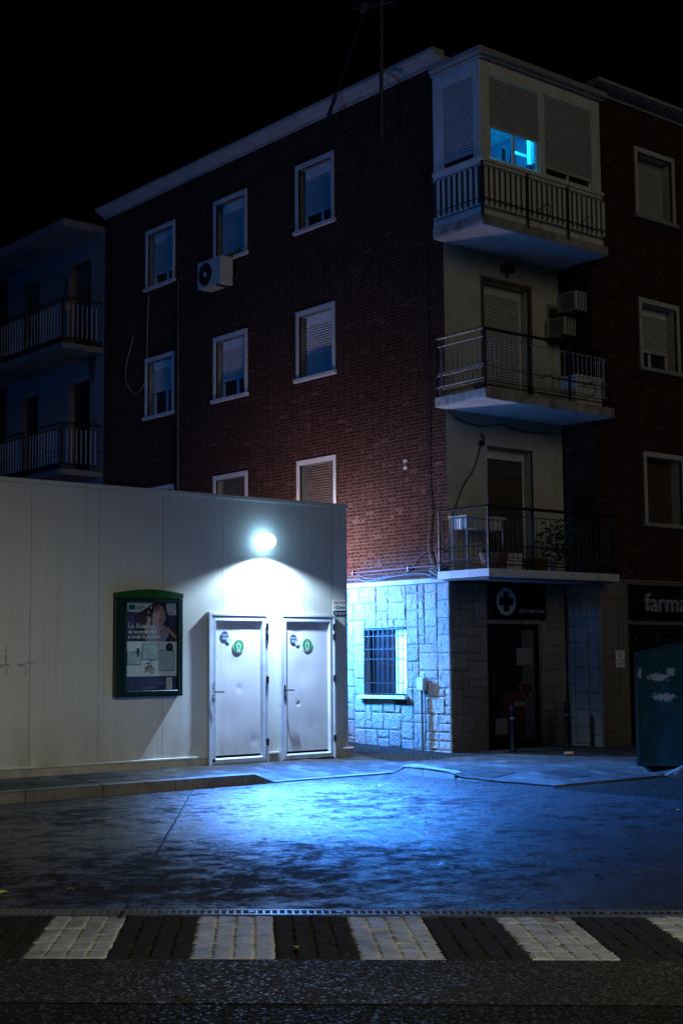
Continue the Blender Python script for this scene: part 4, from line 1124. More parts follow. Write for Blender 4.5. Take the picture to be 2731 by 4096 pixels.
m.mat(M['gWhite']).rect(16.84, 17.02, 1.42, 1.69, yq - .002); m.rect(17.03, 17.20, 1.42, 1.69, yq - .002)
m.rect(16.33, 16.60, .33, .58, yq - .002); m.rect(16.77, 17.03, .76, .84, yq - .002)
for (a_, b_, c_, d_) in ((16.77, 16.775, .46, .76), (17.022, 17.03, .46, .76), (16.77, 17.03, .455, .46)): m.rect(a_, b_, c_, d_, yq - .002)
m.mat(M['pGrey'])
for k in range(9):
    m.rect(16.88, 16.97, 1.65 - k * .024, 1.656 - k * .024, yq - .003); m.rect(17.07, 17.17, 1.65 - k * .024, 1.656 - k * .024, yq - .003)
def heart(cx, cz, s_): return [(cx + s_ * .0625 * 16 * math.sin(t) ** 3 * .95, cz + s_ * .0625 * (13 * math.cos(t) - 5 * math.cos(2 * t) - 2 * math.cos(3 * t) - math.cos(4 * t))) for t in [2 * math.pi * k / 36 for k in range(36)]][::-1]
m.mat(M['gWhite']).flat(heart(17.05, 1.02, .175), yq - .004); m.mat(M['gRed']).flat(heart(17.05, 1.02, .158), yq - .005)
m.mat(M['pGrey']).flat(heart(16.46, .455, .105), yq - .003); m.mat(M['gWhite']).flat(heart(16.46, .455, .095), yq - .004)
m.mat(M['gPink']); m.text('ARKOSTEROL', 16.52, .91, .05, yq - .003, .30); m.text('QUIERE A TU', 16.52, .83, .055, yq - .003, .33); m.text('CORAZÓN', 16.50, .735, .085, yq - .003, .42); m.text('Arko', 16.75, .955, .04, yq - .003)
m.build('window_posters', None, pd)
m = MB(); m.mat(M['hinge']); m.tube([(16.25, y0 - .03, .9), (16.25, y0 - .03, 1.3)], .012, 8); m.build('door_handle', None, pd)
# pharmacy display window on the front
m = MB(); m.mat(M['signblack']); y0 = YR + .08
for (x, xx) in ((18.72, 18.86), (20.0, 20.08), (21.9, 22.0), (23.9, 24.0)): m.box(x, xx, y0, y0 + .06, .0, 2.05)
m.box(18.86, 23.9, y0 + .001, y0 + .055, 1.99, 2.05); m.box(18.86, 23.9, y0 + .001, y0 + .055, .3, .4)
dw = m.build('shop_window', None, ab)
m = MB(); m.mat(M['glassdark']); m.box(18.86, 23.9, y0 + .03, y0 + .036, .4, 1.99); m.build('pane', None, dw)
m = MB(); m.mat(M['shutter']); slats(m, 1, y0 + .09, 19.17, 19.95, .5, 1.80, .05); m.build('roller_shutter', None, dw)
m = MB(); m.mat(M['pGrey'])
m.tube([(18.95 + .6 * (1 - math.cos(t)) * .5, y0 + .02, 1.81 + .15 * math.sin(t)) for t in [math.pi * k / 12 for k in range(13)]], .007, 4); m.tube([(18.95, y0 + .02, 1.82), (19.55, y0 + .02, 1.835), (19.9, y0 + .02, 1.82)], .006, 4)
m.tube([(19.5 + .5 * (1 - math.cos(t)) * .5, y0 + .02, 1.76 + .19 * math.sin(t)) for t in [math.pi * k / 12 for k in range(13)]], .007, 4); m.build('etched_pattern', None, dw)

# ---- signs
m = MB(); m.mat(M['signblack']).box(16.12, 17.42, YC - .05, YC - .008, 2.15, 2.70, .004)
s1 = thing('shop_sign', (16.77, YC, 2.42), 'black pharmacy sign with a white cross ring and doctor name over the door', 'sign')
m.build('panel', None, s1)
m = MB(); m.mat(M['signwhite']); cx, cz = 16.485, 2.425; n = 48
for k in range(n):
    a0, a1 = 2 * math.pi * k / n, 2 * math.pi * (k + 1) / n
    m.flat([(cx + rx * math.cos(t), cz + rz * math.sin(t)) for rx, rz, t in ((.225, .222, a0), (.225, .222, a1), (.165, .165, a1), (.165, .165, a0))][::-1], YC - .053)
for (sx, sz) in ((1, 1), (-1, 1), (1, -1), (-1, -1)):
    m.flat([(cx + sx * a_, cz + sz * b_) for a_, b_ in ((.065, .065), (.065, .15), (.10, .165), (.165, .10), (.15, .065))][::(1 if sx * sz > 0 else -1)], YC - .0535)
m.mat(M['signblack'])
for k in range(4):
    a_ = math.pi / 4 + k * math.pi / 2
    m.flat([(cx + (r_) * math.cos(t), cz + r_ * math.sin(t)) for r_, t in ((.19, a_), (.23, a_ - .1), (.23, a_ - .06), (.205, a_ + .05))], YC - .0545)
m.mat(M['signwhite']).text('Dra.Fdez-Shaw', 16.785, 2.255, .085, YC - .0535, .60, bold=.0006)
m.build('lettering', None, s1)
s2 = thing('shop_sign', (20.2, YR, 2.42), 'long black fascia sign reading farmacia over the shop window', 'sign')
m = MB(); m.mat(M['signblack']).box(18.72, 23.9, YR - .06, YR - .006, 2.145, 2.715, .004); m.build('panel', None, s2)
m = MB(); m.mat(M['signwhite']).text('farma', 19.0, 2.285, .435, YR - .083, 1.115, depth=.04, bold=.003); m.text('cia', 20.16, 2.285, .435, YR - .083, .5, depth=.04, bold=.003); m.build('lettering', None, s2)
m = MB(); yb = YR - .012
m.mat(M['stickW']).box(18.30, 18.53, yb - .006, yb + .002, 1.36, 1.64, .003); m.mat(M['ink'])
n = 20
for k in range(n):
    a0, a1 = 2 * math.pi * k / n, 2 * math.pi * (k + 1) / n
    m.flat([(18.415 + rx * math.cos(t), 1.56 + rx * 1.1 * math.sin(t)) for rx, t in ((.034, a0), (.034, a1), (.022, a1), (.022, a0))][::-1], yb - .008)
m.text('farmacia', 18.325, 1.465, .05, yb - .008, .18); m.rect(18.35, 18.50, 1.42, 1.428, yb - .008); m.rect(18.37, 18.48, 1.40, 1.406, yb - .008)
tag(m.build('wall_plaque'), 'small white farmacia plaque on the granite pier', 'plaque')

# =================================================================== WING WITH BALCONIES (far)
wg = thing('balcony_building', (20, 31, .1), 'pale plastered building with dark railed balconies behind the cream wall', 'building')
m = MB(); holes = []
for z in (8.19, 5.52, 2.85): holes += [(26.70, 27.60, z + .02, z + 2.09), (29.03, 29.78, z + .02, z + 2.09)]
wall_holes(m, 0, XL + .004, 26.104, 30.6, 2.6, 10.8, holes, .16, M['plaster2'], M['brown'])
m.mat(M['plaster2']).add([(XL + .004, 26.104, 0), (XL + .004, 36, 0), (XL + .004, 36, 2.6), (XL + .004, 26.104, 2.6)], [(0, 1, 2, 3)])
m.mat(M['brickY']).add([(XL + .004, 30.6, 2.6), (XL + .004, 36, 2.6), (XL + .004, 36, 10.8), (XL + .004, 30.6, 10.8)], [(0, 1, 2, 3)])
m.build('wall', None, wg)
m = MB(); m.mat(M['mortar']); m.box(XL + .2, 24, 26.11, 36, 0, 10.7); m.build('inner_structure', None, wg)
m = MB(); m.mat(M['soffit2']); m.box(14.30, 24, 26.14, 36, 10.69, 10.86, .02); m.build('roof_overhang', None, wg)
for z in (8.19, 5.52, 2.85):
    for (a, b) in ((26.74, 27.56), (29.07, 29.74)):
        if z > 8: 
            m = MB(); m.mat(M['shutterB']); slats(m, 0, XL + .13, a, b, z + .05, z + 2.05, .05); o = m.build('roller_shutter', None, wg)
        else:
            m = MB(); m.mat(M['glassdark']); m.box(XL + .14, XL + .15, a - .04, b + .04, z, z + 2.1); m.build('balcony_door', None, wg)
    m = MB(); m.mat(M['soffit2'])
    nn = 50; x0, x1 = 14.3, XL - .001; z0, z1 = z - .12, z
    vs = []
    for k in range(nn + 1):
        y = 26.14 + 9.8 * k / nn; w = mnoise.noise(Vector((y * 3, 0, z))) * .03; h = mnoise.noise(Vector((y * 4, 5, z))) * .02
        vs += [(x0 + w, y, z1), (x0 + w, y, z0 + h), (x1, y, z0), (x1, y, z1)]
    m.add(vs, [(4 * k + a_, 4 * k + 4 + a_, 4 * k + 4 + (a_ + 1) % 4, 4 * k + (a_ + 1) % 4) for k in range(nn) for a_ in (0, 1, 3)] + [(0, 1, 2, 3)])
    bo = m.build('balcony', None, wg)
    m = MB(); m.mat(M['black']); A, Bc, Cc = (XL - .01, 26.18), (14.34, 26.18), (14.34, 35.5)
    for p, q in ((A, Bc), (Bc, Cc)):
        m.tube([(*p, z + .97), (*q, z + .97)], .022, 4); m.tube([(*p, z + .10), (*q, z + .10)], .012, 4); m.tube([(*p, z + .40), (*q, z + .40)], .008, 4)
    for y in (26.18, 27.9, 29.7, 31.5): m.box(14.322, 14.358, y - .018, y + .018, z, z + .97)
    m.box(14.30, 14.315, 26.2, 35.5, z + .0, z + .13)
    ro = m.build('railing', None, bo)
    m = MB(); m.mat(M['bars'])
    for k in range(1, 8): x = 14.34 + (XL - .04 - 14.34) * k / 8; m.tube([(x, 26.18, z + .14), (x, 26.18, z + .85)], .0085, 4, False)
    k = 0; y = 26.3
    while y < 31:
        if k % 12 not in (0, 11): m.tube([(14.34, y, z + .14), (14.34, y, z + .85)], .007, 4, False)
        y += .128; k += 1
    m.build('bars', None, ro)
# clothes drying arms on the balconies
def arms(z, y, label):
    m = MB(); m.mat(M['black']); m.tube([(XL, y, z), (14.55, y + .12, z + .05)], .014, 5); m.tube([(XL, y, z - .42), (14.9, y + .07, z + .02)], .011, 5); m.box(XL - .03, XL, y - .02, y + .02, z - .48, z + .08)
    for k in range(4): m.tube([(14.6 + k * .12, y + .11, z + .045), (14.6 + k * .12, y + 1.3, z - .12), (14.6 + k * .12, y + 2.5, z + .02)], .003, 3)
    tag(m.build('clothes_line'), label, 'clothes line')
arms(9.98, 27.75, 'folding clothes line arm on the topmost balcony of the plastered building')
arms(7.95, 26.55, 'clothes line arm with sagging lines under the lower balcony slab')
m = MB(); m.mat(M['black']).box(XL - .09, XL, 26.45, 26.57, 7.98, 8.04 + .0); m.box(XL - .09, XL - .001, 26.47, 26.56, 7.72, 7.96, .01)
tag(m.build('wall_lantern'), 'small unlit black lantern on the plastered balcony wall', 'lantern')
def bush(name, x, y, z, r, n, label, cat, mat_=None, grp=None):
    t = thing(name, (x, y, z), label, cat, grp)
    m = MB(); m.mat(M['terra']); m.lathe((x, y, z), [(.07, 0), (.10, .14), (.11, .15), (.11, .17), (.09, .17)], 12); m.build('pot', None, t)
    m = MB(); m.mat(mat_ or M['leaf'])
    for k in range(n):
        d = Vector((random.gauss(0, 1), random.gauss(0, 1), random.gauss(0, 1))).normalized() * r * random.random() ** .4
        c = Vector((x, y, z + .17 + r * .8)) + Vector((d.x, d.y, d.z * .9)); a_ = Vector((random.uniform(-1, 1), random.uniform(-1, 1), random.uniform(-.6, 1))).normalized(); b_ = a_.cross(Vector((.3, .5, .8))).normalized()
        l = r * .22; m.add([c, c + a_ * l * .5 + b_ * l * .3, c + a_ * l, c + a_ * l * .5 - b_ * l * .3], [(0, 1, 2, 3)])
    m.build('foliage', None, t)
    m = MB(); m.mat(M['brown'])
    for k in range(5): m.tube([(x, y, z + .15), (x + random.uniform(-r, r) * .5, y + random.uniform(-r, r) * .5, z + .17 + r)], [.008, .003], 4)
    m.build('stem', None, t); return t
bush('potted_plant', 14.6, 26.45, 8.19 + .75, .14, 60, 'small potted plant hooked at the corner of the upper dark balcony', 'plant')
bush('potted_plant', 14.62, 30.2, 8.19 + .35, .42, 160, 'bushy potted plant on the upper balcony of the plastered building', 'plant')
bush('potted_plant', 16.98, 14.95, 2.86, .42, 260, 'tall leafy potted plant behind the lowest corner balcony railing', 'plant')

# =================================================================== FIXTURES
def ac_unit(name, cx, y0, y1, z0, z1, label, fan=True):
    """outdoor unit hung on a wall facing -X; cx = wall plane"""
    t = thing(name, (cx, (y0 + y1) / 2, z0), label, 'air conditioner')
    m = MB(); m.mat(M['ac']); x0, x1 = cx - .36, cx - .08
    m.box(x0, x1, y0, y1, z0, z1, .012); m.build('casing', None, t)
    if not fan:
        m = MB(); m.mat(M['black'])
        for k in range(7): z = z0 + .045 + k * (z1 - z0 - .09) / 6; m.box(x0 - .004, x0 + .002, y0 + .04, y1 - .10, z - .012, z + .006)
        for k in range(3): x = x0 + .06 + k * .075; m.box(x, x + .022, y0 - .004, y0 + .002, z0 + .02, z1 - .02)
        m.build('louvre', None, t)
        m = MB(); m.mat(M['black'])
        for y in (y0 + .06, y1 - .06): m.box(x0 - .02, cx, y - .012, y + .012, z0 - .03, z0 - .003)
        m.build('bracket', None, t); return t
    m = MB(); m.mat(M['black']); cy, cz, r = y1 - (z1 - z0) * .5, (z0 + z1) / 2, (z1 - z0) * .40
    m.lathe((x0 - .004, cy, cz), [(r, 0), (r, .006)], 28, 'x')
    for k in range(6): rr_ = r * (k + 1) / 6.3; m.tube([(x0 - .012, cy + rr_ * math.cos(a_), cz + rr_ * math.sin(a_)) for a_ in [2 * math.pi * j / 24 for j in range(25)]], .003, 4, False)
    m.build('fan_grille', None, t)
    m = MB(); m.mat(M['ac']); m.lathe((x0 - .02, cy, cz), [(.045, 0), (.05, .01)], 14, 'x'); m.build('fan_hub', None, t)
    m = MB(); m.mat(M['black'])
    for y in (y0 + .1, y1 - .1): m.box(x0 - .03, cx, y - .015, y + .015, z0 - .035, z0 - .003); m.box(cx - .03, cx, y - .015, y + .015, z0 - .035, z0 + .3)
    m.build('bracket', None, t)
    m = MB(); m.mat(M['black']); m.tube([(cx - .1, y0 + .02, z0 + .1), (cx - .06, y0 - .09, z0 + .12), (cx - .03, y0 - .12, z0 + .5), (cx - .02, y0 - .1, z1 + .2)], .016, 6); m.build('hose', None, t)
    return t
ac_unit('air_conditioner', XL, 21.28, 22.06, 8.52, 9.06, 'cream air conditioner hanging below the middle top floor window')
ac_unit('air_conditioner', XS, 15.02, 15.44, 7.20, 7.52, 'upper of two boxed air conditioners in the corner recess', fan=False)
ac_unit('air_conditioner', XS, 15.27, 15.69, 6.83, 7.14, 'lower of two boxed air conditioners in the corner recess', fan=False)

# antennas
t = thing('antenna_mast', (14.93, 16.75, 9.9), 'tall dark antenna mast bracketed to the brick side facade', 'antenna')
m = MB(); m.mat(M['black']); m.tube([(14.93, 16.76, 9.92), (14.93, 16.72, 12.6)], .032, 8); m.tube([(14.93, 16.75, 10.1), (XL, 16.75, 10.1)], .014, 5); m.tube([(14.93, 16.75, 10.7), (XL, 16.75, 10.7)], .014, 5); m.build('pole', None, t)
m = MB(); m.mat(M['greypipe']); m.tube([(14.93, 17.5, 12.42), (14.93, 16.4, 12.16)], .012, 5)
for k in range(7): y = 16.45 + k * .15; z = 12.17 + k * .036; m.tube([(14.75, y, z), (15.11, y, z)], .005, 4)
m.box(14.89, 14.97, 17.1, 17.22, 12.26, 12.42, .01); m.build('aerial', None, t)
m = MB(); m.mat(M['black']); m.tube([(14.93, 18.12, 10.76), (14.93, 17.92, 11.06)], .036, 6); m.tube([(14.93, 17.92, 11.06), (14.93, 17.72, 11.40), (14.93, 17.14, 12.24), (14.93, 16.95, 12.6)], .016, 6); m.tube([(14.93, 18.08, 10.8), (XL, 18.08, 10.8)], .012, 5)
tag(m.build('antenna_strut'), 'thin leaning pole crossing the cornice beside the antenna mast', 'pole')

# pipes and cables
m = MB(); m.mat(M['redpipe']); m.tube([(XL - .03, 19.0, 2.945), (XL - .03, 16.35, 2.97), (XL - .03, 16.0, 2.965)], .014, 8)
for y in (17.95, 16.6): m.box(XL - .05, XL, y - .012, y + .012, 2.92, 2.99)
tag(m.build('gas_pipe'), 'thin red gas pipe running along the brick just above the granite', 'pipe')
def cable(pts, r, label, mt='black', name='cable'):
    P = [Vector(p) for p in pts]; out = []
    for i in range(len(P) - 1):
        for k in range(5):
            tt = k / 5; p0 = P[max(0, i - 1)]; p1 = P[i]; p2 = P[i + 1]; p3 = P[min(len(P) - 1, i + 2)]
            out.append(.5 * ((2 * p1) + (-p0 + p2) * tt + (2 * p0 - 5 * p1 + 4 * p2 - p3) * tt ** 2 + (-p0 + 3 * p1 - 3 * p2 + p3) * tt ** 3))
    out.append(P[-1]); mm = MB(); mm.mat(M[mt]); mm.tube(out, r, 6); return tag(mm.build(name), label, 'cable')
cx = XL - .025
cable([(cx, 19, 2.86), (cx, 18.06, 2.845), (cx, 17.8, 2.84), (cx, 17.6, 2.80), (cx, 17.2, 2.83), (cx, 16.95, 2.85), (cx, 16.5, 2.87), (cx, 16.2, 2.85), (cx - .05, 16.05, 2.80)], .013, 'thick grey cable sagging along the top of the granite base', 'greypipe')
cable([(cx, 17.87, 2.96), (cx, 17.7, 2.87), (cx, 17.4, 2.84), (cx, 17.1, 2.86), (cx, 16.8, 2.86), (cx, 16.55, 2.94), (cx, 16.4, 3.1), (cx, 16.15, 3.2)], .006, 'thin grey cable looping between the red pipe clips', 'greypipe')
cable([(cx, 16.13, 8.0), (cx, 16.11, 6), (cx, 16.12, 4.3), (cx, 16.08, 3.8), (cx, 16.14, 3.3), (cx, 16.05, 3.0)], .009, 'thin black cable running down the brick near the corner')
cable([(cx, 24.9, 8.2), (cx, 25.2, 7.5), (cx, 25.0, 7.1), (cx, 24.7, 7.0), (cx, 24.4, 7.3), (cx, 24.35, 8.4), (cx, 24.3, 9.0)], .006, 'slack looped cable below the far top floor window', 'bars')
cy = YC - .02
cable([(15.3, cy, 5.36), (15.6, cy, 5.24), (16.1, cy, 5.20), (16.5, cy, 5.27), (17.0, cy, 5.2), (17.7, cy, 5.24)], .010, 'black cable draped under the middle balcony slab')
cable([(15.35, cy, 3.7), (15.6, cy, 4.2), (15.85, cy, 4.5), (16.03, cy, 4.95)], .012, 'black cable climbing from the lowest balcony to the plaster hook')
m = MB(); m.mat(M['black']); m.lathe((16.02, YC - .06, 4.92), [(.05, 0), (.05, .05)], 12, 'y'); m.tube([(16.04, YC, 5.08), (16.04, YC - .07, 5.0), (16.02, YC - .06, 4.92)], .014, 6)
tag(m.build('cable_hook'), 'black cable reel hook beside the lower balcony door', 'hook')
m = MB(); m.mat(M['black']); m.box(16.64, 16.71, YC - .20, YC - .06, 7.76, 7.93, .01); m.tube([(16.6, YC, 7.86), (16.67, YC - .1, 7.85)], .03, 8); m.box(16.55, 16.62, YC - .05, YC, 7.78, 7.9, .01)
tag(m.build('floodlight'), 'unlit black floodlight above the upper balcony door', 'lamp')
m = MB(); m.mat(M['slab']); m.box(XL - .02, XL + .01, 16.61, 16.71, 4.66, 4.71, .004); m.box(XL - .02, XL + .01, 16.61, 16.71, 4.55, 4.60, .004); m.mat(M['parapetD']); m.box(XL - .012, XL + .01, 16.62, 16.70, 4.601, 4.659)
tag(m.build('vent_plate'), 'small chipped white vent plate on the brick side facade', 'vent')
# drain pipe down the side facade
m = MB(); m.mat(M['black']); m.tube([(XL - .05, 23.19, 9.0), (XL - .05, 23.17, 3.0)], .04, 8)
for z in (8.3, 6.0, 4.4): m.box(XL - .1, XL, 23.13, 23.22, z, z + .04)
tag(m.build('drainpipe'), 'black drainpipe between the farther two columns of windows', 'drainpipe')
# junction box with pipe on granite
t = thing('junction_box', (XL, 16.3, 1.1), 'small cream junction box with a pipe running down the lit granite', 'junction box')
m = MB(); m.mat(M['ac']); m.box(XL - .11, XL - .01, 16.22, 16.38, 1.04, 1.24, .01); m.build('casing', None, t)
m = MB(); m.mat(M['greypipe']); m.tube([(XL - .05, 16.31, 1.05), (XL - .05, 16.31, .1)], .018, 8); m.tube([(XL - .045, 16.25, 1.05), (XL - .045, 16.24, .5), (XL - .05, 16.27, .1)], .009, 6); m.build('conduit', None, t)
# cable bundle at the balcony end
m = MB(); m.mat(M['black'])
for k in range(6): m.tube([(XL - .05 - .01 * k, 15.95 + .10 * math.cos(a_ + k), 2.86 + (.10 - .008 * k) * math.sin(a_)) for a_ in [2 * math.pi * j / 16 for j in range(17)]], .008, 5, False)
tag(m.build('cable_coil'), 'tangled coil of black cable at the end of the lowest balcony', 'cable')

# objects on balconies
t = thing('terracotta_pot', (15.45, 14.95, 2.85), 'wide round terracotta flower bowl on the lowest corner balcony', 'flower pot')
m = MB(); m.mat(M['terra']); m.lathe((15.47, 14.95, 2.87), [(.10, 0), (.17, .05), (.21, .13), (.215, .2), (.235, .205), (.235, .235), (.20, .235), (.19, .15)], 24); m.build('bowl', None, t, True)
m = MB(); m.mat(M['leaf'])
for k in range(60):
    c = Vector((15.47 + random.uniform(-.16, .16), 14.95 + random.uniform(-.16, .16), 3.09)); d = Vector((random.uniform(-.5, .5), random.uniform(-.5, .5), 1)) * .09; m.add([c, c + d * .5 + Vector((.012, 0, 0)), c + d, c + d * .5 - Vector((.012, 0, 0))], [(0, 1, 2, 3)])
m.build('foliage', None, t)
def planter(x, y, w, h, mt, label):
    m = MB(); m.mat(M[mt]); z = 2.852
    m.add([(x, y, z), (x + w, y, z), (x + w, y + .14, z), (x, y + .14, z), (x - .015, y - .01, z + h), (x + w + .015, y - .01, z + h), (x + w + .015, y + .15, z + h), (x - .015, y + .15, z + h)], [(3, 2, 1, 0), (0, 1, 5, 4), (1, 2, 6, 5), (2, 3, 7, 6), (3, 0, 4, 7), (4, 5, 6, 7)])
    m.box(x - .02, x + w + .02, y - .015, y - .009, z + h - .025, z + h + .004)
    tag(m.build('planter'), label, 'planter')
pm('blue', (.02, .04, .22), .5)
planter(15.80, 14.84, .17, .26, 'white', 'small white planter next to the terracotta bowl')
planter(16.75, 14.84, .18, .18, 'ac', 'low cream planter in the middle of the lowest balcony')
planter(17.08, 14.84, .30, .15, 'blue', 'blue planter box at the far end of the lowest balcony')
planter(16.2, 14.84, .35, .2, 'brown', 'brown planter box half hidden behind the balcony bars')
t = thing('folding_table', (15.5, 15.4, 2.85), 'pale topped folding table on the lowest corner balcony', 'table')
m = MB(); m.mat(M['white']); m.box(15.18, 16.05, 15.22, 15.60, 3.66, 3.70, .006); m.build('tabletop', None, t)
m = MB(); m.mat(M['white']); m.box(15.24, 15.99, 15.27, 15.55, 3.50, 3.655); m.build('drawer', None, t)
for (x, y) in ((15.22, 15.25), (16.0, 15.25), (15.22, 15.56), (16.0, 15.56)):
    m = MB(); m.mat(M['bars']); m.tube([(x, y, 2.86), (x, y, 3.66)], .013, 5); m.build('leg', None, t)
t = thing('storage_box', (17.6, 14.95, 5.55), 'white slatted storage box at the end of the middle balcony', 'box')
m = MB(); m.mat(M['white']); m.box(17.28, 17.90, 14.78, 15.16, 5.55, 6.0, .01); m.build('body', None, t)
m = MB(); m.mat(M['white']); m.box(17.26, 17.92, 14.765, 15.18, 6.002, 6.045, .008); m.build('lid', None, t)
m = MB(); m.mat(M['terra']); m.lathe((15.3, 15.0, 5.56), [(.07, 0), (.11, .17), (.115, .19), (.095, .19)], 14); tag(m.build('flower_pot'), 'empty flower pot in the corner of the middle balcony', 'flower pot')

# ---- bollards
def bollard(x, y, label):
    z = ph(x, y)
    t = thing('bollard', (x, y, z), label, 'bollard', 'bollards before the pharmacy')
    m = MB(); m.mat(M['signblack']); m.lathe((x, y, z), [(.055, 0), (.05, .03), (.045, .04), (.045, .60), (.05, .61), (.05, .66), (.04, .70), (.012, .72)], 16); m.build('post', None, t, True)
    m = MB(); m.mat(M['pGrey']); m.lathe((x, y, z + .50), [(.0465, 0), (.0465, .03)], 16); m.build('reflective_band', None, t)
bollard(16.0, 15.12, 'short black bollard directly before the pharmacy door')
bollard(17.42, 15.28, 'short black bollard before the dark corner recess')

# ---- green container
A = Vector((15.04, 12.0, .1)); ang = math.radians(-54)
t = thing('rubbish_container', A, 'big dark green metal container with scratched peeling paint on the corner pavement', 'container')
t.rotation_euler = (0, 0, ang)
def lmb(mb, name, mat_):
    for i, v in enumerate(mb.v): mb.v[i] = (v[0] + A.x, v[1] + A.y, v[2] + A.z)
    return mb.build(name, mat_, t)
m = MB(); m.mat(M['cont'])
sec = [(0, 0.02), (0.02, 1.46), (.9, 1.66), (1.75, 1.66), (1.78, .02)]
n = len(sec); vs = [(x, 0, z) for x, z in sec] + [(x, 1.15, z) for x, z in sec]
m.add(vs, [tuple(range(n)), tuple(range(2 * n - 1, n - 1, -1))] + [(i, i + n, (i + 1) % n + n, (i + 1) % n) for i in range(n)])
lmb(m, 'body', None)
m = MB(); m.mat(M['cont']); m.prism([(-.012, 1.465), (.9, 1.668), (.9, 1.69), (-.02, 1.49)], -.015, 1.165); m.box(.905, 1.80, -.012, 1.162, 1.668, 1.692); lmb(m, 'lid', None)
m = MB(); m.mat(M['cont']); m.box(-.008, .03, -.012, -.001, .02, 1.43); m.box(-.006, 1.78, -.010, -.001, .02, .06); m.lathe((.08, -.012, .10), [(.012, 0), (.012, .01)], 8, 'y'); m.lathe((.9, -.012, .25), [(.012, 0), (.012, .01)], 8, 'y'); lmb(m, 'frame', None)

# ---- drink can and leaves
t = thing('drink_can', (15.95, 13.95, .11), 'crushed silver and orange drink can lying on the pavement before the pharmacy', 'can')
zc = ph(15.95, 13.95) + .034
m = MB(); m.mat(M['orange']); m.tube([(15.90, 13.99, zc), (15.985, 13.922, zc)], .031, 12); m.build('body', None, t)
m = MB(); m.mat(M['steel']); m.tube([(15.885, 14.002, zc), (15.90, 13.99, zc)], [.025, .032], 12); m.build('can_end', None, t)
def leaf(x, y, mt, label, grp, s_=.03, z=None):
    m = MB(); m.mat(M[mt]); z = z if z is not None else .006; a0 = random.uniform(0, 6.28)
    ox, oy = math.cos(a0), math.sin(a0); n = 7
    vs = []
    for k in range(n):
        f_ = k / (n - 1); w = s_ * .5 * math.sin(math.pi * (f_ * .92 + .04)); lift = .012 * math.sin(f_ * 3) + random.uniform(0, .004)
        px, py = x + ox * s_ * 1.7 * (f_ - .5), y + oy * s_ * 1.7 * (f_ - .5)
        vs += [(px - oy * w, py + ox * w, z + lift + .006), (px, py, z + lift * .6), (px + oy * w, py - ox * w, z + lift + .004)]
    fs = []
    for k in range(n - 1): fs += [(3 * k, 3 * k + 1, 3 * k + 4, 3 * k + 3), (3 * k + 1, 3 * k + 2, 3 * k + 5, 3 * k + 4)]
    m.add(vs, fs); tag(m.build('fallen_leaf'), label, 'leaf', grp)
leaf(4.48, 8.91, 'yleaf', 'bright yellow green fallen leaf far along the forecourt by the cream wall side', None, .055)
leaf(5.01, 9.11, 'dleaf', 'dark curled leaf on the unlit forecourt, nearest the drain and cream wall', None, .035)
leaf(4.88, 8.72, 'dryleaf', 'pale dry leaf on the dark forecourt between two dark leaves', None, .03)
leaf(5.74, 8.52, 'dryleaf', 'pale curled leaf beside the expansion joint in front of the blue glow', None, .045)
leaf(5.77, 9.50, 'dleaf', 'small dark leaf beside the long expansion joint', None, .035)
leaf(4.80, 6.16, 'dryleaf', 'dry yellowish leaf on the dark paving between zebra stripes', None, .035, .004)
leaf(9.28, 9.88, 'dleaf', 'large dark leaf in the middle of the blue lit forecourt', None, .07)
leaf(8.01, 8.44, 'dryleaf', 'pale twig like leaf on the middle forecourt', None, .035)
leaf(7.78, 7.96, 'dleaf', 'small dark leaf nearest the drain grate in the middle', None, .035)
leaf(8.05, 7.30, 'dryleaf', 'pale leaf on the dim forecourt nearest the drain grate', None, .04)
leaf(7.92, 6.68, 'dleaf', 'long dark leaf on the unlit forecourt past the crossing', None, .055)
leaf(12.02, 9.78, 'dleaf', 'dark leaf on the forecourt before the green container', None, .045)
leaf(11.81, 8.92, 'yleaf', 'yellow fallen leaf on the dark forecourt at its far side from the cream wall', None, .05)
leaf(9.63, 7.27, 'dryleaf', 'tiny pale leaf shining on the dark forecourt edge', None, .03)
m = MB(); m.mat(M['bars'])
random.seed(11)
for k in range(140):
    if k < 90: u, v = random.uniform(-9, 9), random.uniform(-8.5, -.4); x, y = loc(u, v); z = .002
    else: x, y = random.uniform(13.1, 18), random.uniform(11.8, 14.9); z = ph(x, y) + .002
    if not (x < 12.9 and y < 14.3) and k < 90: continue
    r = random.uniform(.003, .009); m.add([(x - r, y, z), (x, y - r, z), (x + r, y, z), (x, y + r, z), (x, y, z + r * .9)], [(0, 1, 4), (1, 2, 4), (2, 3, 4), (3, 0, 4)])
tag(m.build('grit'), kind='stuff')

# =================================================================== CAMERA
cam = bpy.data.cameras.new('camera'); co = bpy.data.objects.new('camera', cam); COL.objects.link(co); SC.camera = co
f_ = 50 / 36 * 4096; th = math.atan(585 / f_); roll = .0087; az = math.radians(50.1)
fw = Vector((math.cos(th) * math.cos(az), math.cos(th) * math.sin(az), math.sin(th))); rt = Vector((math.sin(az), -math.cos(az), 0)); up = rt.cross(fw)
r_ = math.cos(roll) * rt - math.sin(roll) * up; u_ = math.sin(roll) * rt + math.cos(roll) * up
mt = Matrix((r_, u_, -fw)).transposed().to_4x4(); mt.translation = (0, 0, 1.55); co.matrix_world = mt
cam.sensor_fit = 'VERTICAL'; cam.sensor_height = 36; cam.sensor_width = 24; cam.lens = 50; cam.clip_end = 1500; cam.clip_start = .1

